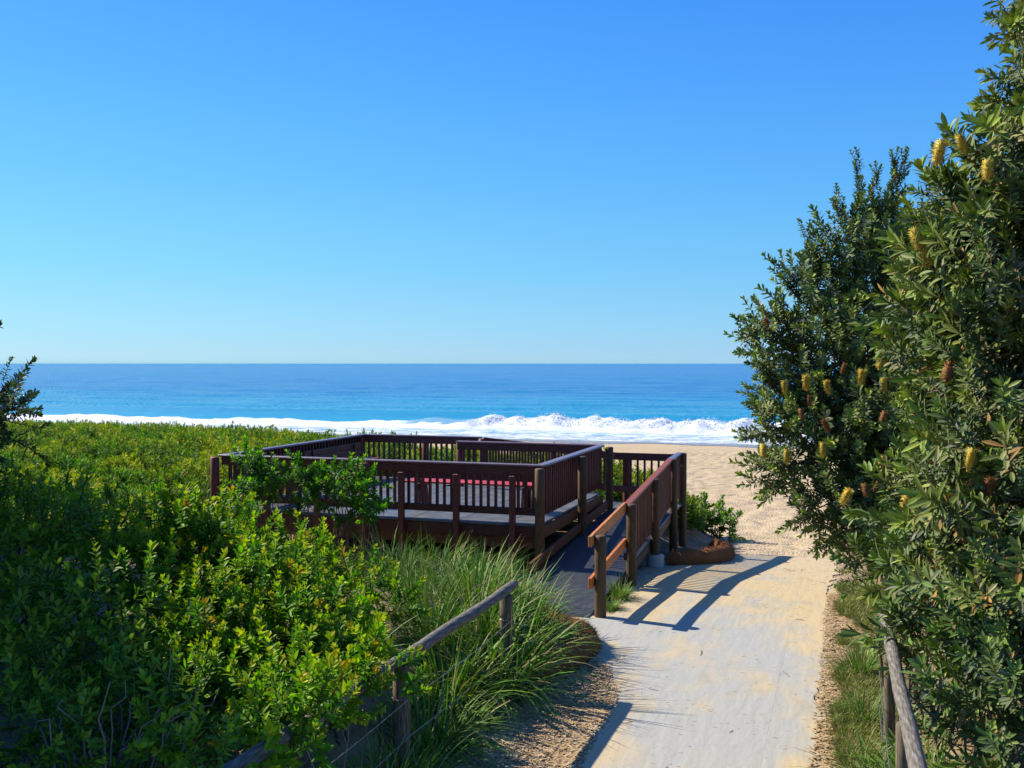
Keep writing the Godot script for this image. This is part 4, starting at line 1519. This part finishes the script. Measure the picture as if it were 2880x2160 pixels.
func dead_wood():
	# bare arching twigs
	var groups := [
		["dead_branch", "tangle of bare grey arching twigs between the scrub and the bright shrub", Vector3(-4.6, 0, 2.6), 34, 1.25],
		["dead_branch", "thin bare twiggy sapling standing in the scrub at the picture edge", Vector3(-6.75, 0, 3.1), 9, 1.5],
		["dead_branch", "pale dead twigs sticking out of the shady shrub", Vector3(-1.6, 0, 7.4), 34, 1.0],
		["dead_branch", "dry twigs under the bright shrub above the log rail", Vector3(-0.75, 0, 6.6), 22, 0.7],
	]
	for g in groups:
		var t = thing(g[0], g[1], "twigs", on_ground(g[2].x, g[2].z), 0.0, "bare twigs among the shrubs")
		for k in g[3]:
			var a := rng.randf() * TAU
			var out := Vector3(cos(a), 0, sin(a))
			var L: float = g[4] * rng.randf_range(0.6, 1.2)
			var foot := out * rng.randf() * 0.45
			var rise := rng.randf_range(0.5, 1.0)
			var pts := []
			var rs := []
			for i in 7:
				var f := i / 6.0
				pts.append(foot + out * L * 0.75 * f * (1.2 - rise) + Vector3.UP * L * rise * (f - 0.42 * f * f * (1.6 - rise)) + Vector3(n1.get_noise_2d(f * 3.0, k * 7.0), n1.get_noise_2d(f * 3.0, k * 7.0 + 3.0), n1.get_noise_2d(f * 3.0, k * 7.0 + 5.0)) * 0.10 * f)
				rs.append(lerpf(0.009, 0.003, f))
			pts[0].y -= 0.05
			part("twig", tube_mesh(pts, rs, 5), M.dead_twig, t)

# ------------------------------------------------------------------ things lying on the ground
func litter_leaf(seed_: int, L: float, W: float, cols: Array) -> ArrayMesh:
	var r := RandomNumberGenerator.new()
	r.seed = seed_
	var st := new_st()
	for k in 5:
		var a := r.randf() * TAU
		leaf(st, Vector3(r.randfn(), 0.1, r.randfn()) * L * 0.9, Vector3(cos(a), r.randf_range(-0.05, 0.25), sin(a)).normalized(), Vector3.UP, L * r.randf_range(0.6, 1.1), W, r.randf_range(-0.3, 0.6), cols[r.randi() % cols.size()], OVAL)
	return st.commit()

func build_litter():
	var browns := [Color(0.32, 0.20, 0.09), Color(0.42, 0.28, 0.14), Color(0.21, 0.12, 0.055), Color(0.46, 0.34, 0.19)]
	var mesh := litter_leaf(801, 0.07, 0.02, browns)
	var xf := []
	for k in 9000:
		# the verge below the banksia, and the bank foot beside the fence
		var left := rng.randf() < 0.36
		var z := rng.randf_range(0.5, 9.5) if left else rng.randf_range(-2.5, 10.0)
		var x := 0.0
		if left:
			x = path_left(z) - absf(rng.randfn()) * 0.32 + 0.12
			if z < 2.0:
				continue
		else:
			x = 2.86 + absf(rng.randfn()) * 0.38 - 0.06
		var y := ground_y(x, z)
		if x > path_left(z) and x < 2.85:
			y = slab_y(x, z)
		xf.append(Transform3D(Basis(Vector3.UP, rng.randf() * TAU).scaled(Vector3.ONE * rng.randf_range(0.5, 1.1)), Vector3(x, y + 0.004, z)))
	var o = multi("leaf_litter", mesh, M.litter, xf, [], self)
	tag(o, "brown fallen leaves and bark along both edges of the path", "leaf litter", "", "stuff")
	# thin scatter of twigs and crumbs on the concrete and sand
	var st := new_st()
	st.set_color(Color(0.24, 0.16, 0.09))
	add_tube(st, [Vector3(0, 0.004, -0.05), Vector3(0.006, 0.006, 0), Vector3(0, 0.004, 0.05)], [0.0025, 0.003, 0.002], 5)
	var twig := st.commit()
	xf = []
	for k in 1300:
		var z := 12.0 - 19.0 * rng.randf()
		var x := lerpf(path_left(z), 2.8, rng.randf())
		var s := rng.randf_range(0.05, 0.22) if rng.randf() < 0.96 else rng.randf_range(0.5, 2.4)
		if n1.get_noise_2d(x * 0.8, z * 0.8) < -0.15 and rng.randf() < 0.7:
			continue
		xf.append(Transform3D(Basis(Vector3.UP, rng.randf() * TAU).scaled(Vector3(minf(s, 0.9) + 0.25, minf(s, 0.9) + 0.25, s)), Vector3(x, slab_y(x, z) + 0.001, z)))
	o = multi("twig_litter", twig, M.litter, xf, [], self)
	tag(o, "small twigs and crumbs scattered over the sandy concrete", "twig litter", "", "stuff")
	# short dry grass on the verge
	var gm := grass_clump(820, 30, 0.12, 0.005, [Color(0.33, 0.27, 0.09), Color(0.27, 0.25, 0.07), Color(0.36, 0.28, 0.14), Color(0.18, 0.21, 0.05)], 0.9, 0.07)
	xf = []
	for k in 4600:
		var z := rng.randf_range(-3.5, 9.5)
		var x := 2.95 + absf(rng.randfn()) * 0.28
		if n1.get_noise_2d(x * 1.1, z * 0.7 + 90.0) < -0.3 + 0.4 * smoothstep(3.05, 2.88, x):
			continue
		var s := rng.randf_range(0.5, 1.25)
		xf.append(Transform3D(Basis(Vector3.UP, rng.randf() * TAU).scaled(Vector3.ONE * s), on_ground(x, z)))
	o = multi("verge_grass", gm, M.strap_leaf, xf, [], self)
	tag(o, "short dry yellow-green grass on the verge below the banksia", "grass", "", "stuff")

# ------------------------------------------------------------------ where the foliage stands: [centre, radius]
const FAR_CLUMPS := [[Vector3(2.14, 3.60, -2.12), 0.42], [Vector3(2.57, 4.21, -2.58), 0.42], [Vector3(3.08, 4.83, -2.96), 0.45], [Vector3(3.61, 5.14, -3.45), 0.40], [Vector3(3.40, 4.22, -3.06), 0.60], [Vector3(3.86, 3.61, -3.21), 0.60], [Vector3(2.33, 2.87, -2.08), 0.45], [Vector3(2.95, 3.33, -2.28), 0.70], [Vector3(2.65, 2.25, -1.76), 0.50], [Vector3(3.32, 2.38, -1.98), 0.75], [Vector3(2.24, 1.89, -1.42), 0.30], [Vector3(3.07, 1.41, -1.48), 0.50], [Vector3(3.55, 1.45, -1.85), 0.60], [Vector3(3.36, 0.75, -1.47), 0.38], [Vector3(2.78, 1.41, -1.38), 0.30], [Vector3(3.83, 2.67, -2.68), 0.75], [Vector3(4.13, 4.58, -3.51), 0.70], [Vector3(2.11, 2.38, -1.58), 0.25], [Vector3(4.20, 1.88, -2.80), 0.70]]
const FAR_PLUMES := [[Vector3(2.08, 3.73, -2.10), Vector3(1.75, 3.75, -1.78)], [Vector3(2.01, 3.86, -2.08), Vector3(1.93, 4.05, -1.94)], [Vector3(2.38, 4.27, -2.41), Vector3(2.27, 4.57, -2.37)], [Vector3(2.44, 4.28, -2.53), Vector3(2.43, 5.22, -2.53)], [Vector3(2.76, 4.42, -2.74), Vector3(2.63, 4.82, -2.70)], [Vector3(3.01, 4.83, -2.93), Vector3(2.87, 5.69, -2.89)], [Vector3(3.14, 4.97, -2.98), Vector3(3.16, 6.23, -2.98)], [Vector3(3.34, 4.98, -3.15), Vector3(3.41, 6.11, -3.17)], [Vector3(3.54, 5.14, -3.42), Vector3(3.68, 6.36, -3.47)], [Vector3(3.48, 5.00, -3.40), Vector3(3.84, 6.39, -3.52)], [Vector3(3.68, 5.15, -3.57), Vector3(3.98, 5.50, -3.67)], [Vector3(2.11, 2.31, -1.58), Vector3(1.79, 2.30, -1.27)], [Vector3(2.22, 2.82, -1.83), Vector3(1.86, 3.20, -1.61)], [Vector3(2.24, 1.77, -1.31), Vector3(2.09, 1.63, -1.16)], [Vector3(2.78, 1.29, -1.38), Vector3(2.49, 1.24, -1.18)], [Vector3(3.13, 1.06, -1.39), Vector3(2.78, 0.99, -1.17)], [Vector3(2.24, 1.95, -1.42), Vector3(1.95, 1.90, -1.22)]]
const NEAR_CLUMPS := [[Vector3(4.25, 4.66, 3.29), 0.42], [Vector3(4.14, 4.18, 3.01), 0.46], [Vector3(4.41, 5.04, 3.55), 0.36], [Vector3(4.54, 5.53, 3.51), 0.30], [Vector3(4.61, 6.07, 3.49), 0.30], [Vector3(4.13, 3.48, 3.12), 0.55], [Vector3(4.34, 3.92, 3.68), 0.60], [Vector3(4.29, 2.95, 3.81), 0.65], [Vector3(4.11, 2.70, 2.92), 0.50], [Vector3(4.33, 2.25, 4.21), 0.65], [Vector3(4.06, 1.98, 3.35), 0.60], [Vector3(3.88, 1.84, 2.46), 0.40], [Vector3(4.32, 1.60, 4.64), 0.55], [Vector3(4.07, 1.38, 3.88), 0.50], [Vector3(4.57, 4.49, 3.29), 0.60], [Vector3(4.08, 3.93, 2.51), 0.42], [Vector3(4.07, 3.23, 2.19), 0.45], [Vector3(4.74, 3.24, 3.34), 0.90], [Vector3(4.91, 4.64, 2.97), 0.60], [Vector3(4.78, 1.75, 3.64), 0.90], [Vector3(3.83, 3.67, 2.59), 0.25], [Vector3(3.80, 2.80, 2.49), 0.25], [Vector3(3.72, 2.31, 2.41), 0.22], [Vector3(3.95, 4.37, 2.86), 0.30], [Vector3(3.89, 4.05, 2.67), 0.30]]
const NEAR_PLUMES := [[Vector3(4.46, 6.07, 3.54), Vector3(4.16, 6.11, 3.74)], [Vector3(4.46, 5.50, 3.54), Vector3(4.21, 5.66, 3.72)], [Vector3(4.45, 6.11, 3.65), Vector3(4.39, 6.30, 3.67)], [Vector3(4.13, 4.66, 3.12), Vector3(3.80, 4.98, 3.23)], [Vector3(3.98, 4.10, 3.06), Vector3(3.65, 4.22, 3.17)], [Vector3(4.19, 4.88, 3.21), Vector3(4.04, 5.16, 3.26)], [Vector3(3.94, 3.91, 2.76), Vector3(3.69, 4.53, 2.63)]]
const LOW_A := [[Vector3(3.65, 1.15, 2.96), 0.34], [Vector3(3.85, 0.95, 3.74), 0.34], [Vector3(3.52, 1.32, 2.37), 0.30], [Vector3(3.61, 0.82, 3.18), 0.16]]
const LOW_B := [[Vector3(4.06, 1.04, 4.51), 0.42], [Vector3(4.11, 0.87, 5.23), 0.40], [Vector3(3.88, 0.76, 4.99), 0.28], [Vector3(4.32, 1.13, 4.64), 0.50]]
const LEFT_CLUMPS := [[Vector3(-9.57, 2.31, 0.68), 0.36], [Vector3(-8.84, 2.52, 0.96), 0.24], [Vector3(-8.61, 2.65, 0.89), 0.14], [Vector3(-8.93, 2.92, 0.78), 0.12], [Vector3(-8.71, 2.28, 0.92), 0.14], [Vector3(-10.10, 2.49, 0.85), 0.60], [Vector3(-10.13, 1.90, 1.39), 0.80], [Vector3(-9.26, 1.75, 1.63), 0.60], [Vector3(-10.97, 2.77, 1.14), 0.80], [Vector3(-10.51, 2.15, 2.04), 0.90], [Vector3(-9.44, 1.30, 2.21), 0.70], [Vector3(-11.56, 2.79, 1.86), 0.90]]
const BRIGHT := [[Vector3(-2.67, 1.61, 5.04), 0.42], [Vector3(-2.45, 1.63, 4.86), 0.36], [Vector3(-2.69, 1.40, 5.47), 0.34], [Vector3(-1.81, 1.32, 4.97), 0.40], [Vector3(-1.74, 1.18, 5.58), 0.50], [Vector3(-1.31, 1.14, 5.12), 0.34], [Vector3(-1.92, 1.07, 5.95), 0.42], [Vector3(-1.12, 0.95, 5.90), 0.40], [Vector3(-0.74, 0.91, 5.77), 0.28], [Vector3(-0.81, 0.83, 6.53), 0.26], [Vector3(-1.24, 0.83, 6.46), 0.34], [Vector3(-1.81, 0.87, 6.34), 0.30], [Vector3(-2.29, 1.40, 4.50), 0.28], [Vector3(-1.15, 0.95, 4.75), 0.20], [Vector3(-0.31, 0.96, 6.37), 0.16], [Vector3(-0.24, 1.04, 5.92), 0.12], [Vector3(-0.43, 0.83, 6.62), 0.16], [Vector3(0.05, 1.02, 6.46), 0.10], [Vector3(-0.13, 1.13, 7.36), 0.20], [Vector3(-0.19, 1.10, 6.54), 0.17], [Vector3(-0.20, 1.05, 7.60), 0.16], [Vector3(-2.11, 1.15, 3.49), 0.24], [Vector3(-1.59, 1.07, 3.63), 0.20], [Vector3(-2.54, 1.24, 3.31), 0.24], [Vector3(-1.18, 0.96, 3.71), 0.16]]
const SHADY := [[Vector3(-3.79, 1.68, 5.62), 0.50], [Vector3(-3.46, 1.56, 5.30), 0.45], [Vector3(-3.10, 1.14, 6.45), 0.60], [Vector3(-2.55, 1.17, 6.26), 0.50], [Vector3(-2.22, 0.83, 7.21), 0.55], [Vector3(-1.81, 0.86, 6.86), 0.40], [Vector3(-1.25, 0.78, 7.10), 0.34], [Vector3(-3.93, 1.36, 6.09), 0.60], [Vector3(-1.99, 0.78, 7.76), 0.40], [Vector3(-1.42, 0.71, 7.47), 0.40], [Vector3(-0.27, 1.05, 7.83), 0.18], [Vector3(-0.20, 1.04, 7.49), 0.13], [Vector3(-0.29, 1.04, 8.15), 0.18]]
const BACK := [[Vector3(-4.93, 1.39, 3.36), 0.42], [Vector3(-4.55, 1.38, 3.13), 0.32], [Vector3(-5.70, 1.48, 3.51), 0.45], [Vector3(-6.07, 1.44, 3.74), 0.45], [Vector3(-6.56, 1.53, 2.11), 0.30], [Vector3(-4.45, 1.20, 1.63), 0.22], [Vector3(-7.40, 1.53, 2.17), 0.30]]
const DECK_A := [[Vector3(-5.24, 1.60, -0.22), 0.28], [Vector3(-5.50, 1.78, -0.34), 0.15], [Vector3(-4.90, 1.54, -0.23), 0.14], [Vector3(-5.17, 1.28, -0.03), 0.20]]
const DECK_B := [[Vector3(-4.64, 1.60, -0.42), 0.20], [Vector3(-4.66, 1.71, -0.41), 0.12], [Vector3(-4.37, 1.39, -0.51), 0.22], [Vector3(-4.43, 1.18, -0.28), 0.15]]
const DECK_C := [[Vector3(-3.95, 1.49, -0.65), 0.24], [Vector3(-3.77, 1.55, -0.81), 0.14], [Vector3(-4.19, 1.65, -0.67), 0.14], [Vector3(-3.52, 1.20, -0.47), 0.20], [Vector3(-3.84, 1.16, -0.36), 0.18]]
const SAND_BUSH := [[Vector3(-0.16, -0.49, -11.89), 0.38], [Vector3(0.32, -0.57, -11.52), 0.26], [Vector3(-0.55, -0.34, -12.29), 0.35], [Vector3(-0.61, -0.46, -11.22), 0.35]]
const NEAR_SPIKES := [Vector3(3.69, 4.92, 3.95), Vector3(3.89, 4.99, 3.99), Vector3(4.03, 4.72, 4.26), Vector3(3.58, 4.24, 3.88), Vector3(3.64, 4.10, 3.86), Vector3(3.87, 2.52, 4.63), Vector3(3.49, 2.08, 3.70)]
const NEAR_SPENT := [Vector3(3.93, 2.27, 4.45), Vector3(3.88, 2.16, 4.46), Vector3(4.01, 2.32, 4.53), Vector3(3.86, 1.97, 4.58), Vector3(3.78, 3.17, 3.87), Vector3(3.55, 2.38, 3.63)]
const FAR_SPIKES := [Vector3(3.56, 3.51, -1.38), Vector3(3.43, 3.34, -1.23), Vector3(3.41, 3.24, -1.22), Vector3(3.64, 3.39, -1.40), Vector3(2.25, 2.91, -0.95), Vector3(2.52, 2.97, -0.93), Vector3(2.79, 2.93, -0.81), Vector3(3.18, 3.04, -0.83), Vector3(3.46, 2.95, -0.82), Vector3(4.00, 3.27, -1.21), Vector3(3.81, 2.43, -0.83), Vector3(3.90, 2.09, -0.75), Vector3(3.42, 1.98, -0.60), Vector3(2.98, 1.59, -0.24), Vector3(2.74, 2.14, -0.48), Vector3(3.53, 3.57, -1.37), Vector3(2.00, 2.11, -0.55), Vector3(2.29, 2.03, -0.54)]
const FAR_SPENT := [Vector3(3.57, 4.15, -1.70), Vector3(2.56, 2.76, -0.84), Vector3(2.47, 2.58, -0.81), Vector3(2.95, 3.18, -0.86), Vector3(3.43, 2.58, -0.70), Vector3(3.45, 2.02, -0.60), Vector3(3.72, 1.95, -0.69), Vector3(3.34, 1.73, -0.46), Vector3(3.26, 1.67, -0.44), Vector3(2.00, 3.83, -1.29), Vector3(2.79, 2.45, -0.70)]
const SHADE_CLUMPS := [[Vector3(-7.7, 3.4, 5), 0.85], [Vector3(-6.2, 3.9, 6.9), 0.9], [Vector3(-5.1, 3.6, 7.8), 0.9], [Vector3(-4.7, 3.2, 8.8), 0.8], [Vector3(-6.8, 2.7, 7.5), 1.1], [Vector3(-7.5, 4.6, 6.6), 0.9], [Vector3(-8.2, 3, 4.6), 1], [Vector3(-5.8, 2.5, 9), 0.9], [Vector3(-7.3, 4.5, 4.6), 0.7], [Vector3(-4.6, 3.3, 7.4), 0.65], [Vector3(-3.9, 3.3, 7.9), 0.65], [Vector3(-3.8, 3.1, 8.8), 0.8], [Vector3(-5.4, 4.4, 7.6), 0.8], [Vector3(-4.6, 4.4, 8.3), 0.9], [Vector3(-8.4, 4.1, 3.6), 0.55], [Vector3(-8.8, 3.7, 2.9), 0.8], [Vector3(-8.2, 4.6, 4.0), 0.7]]
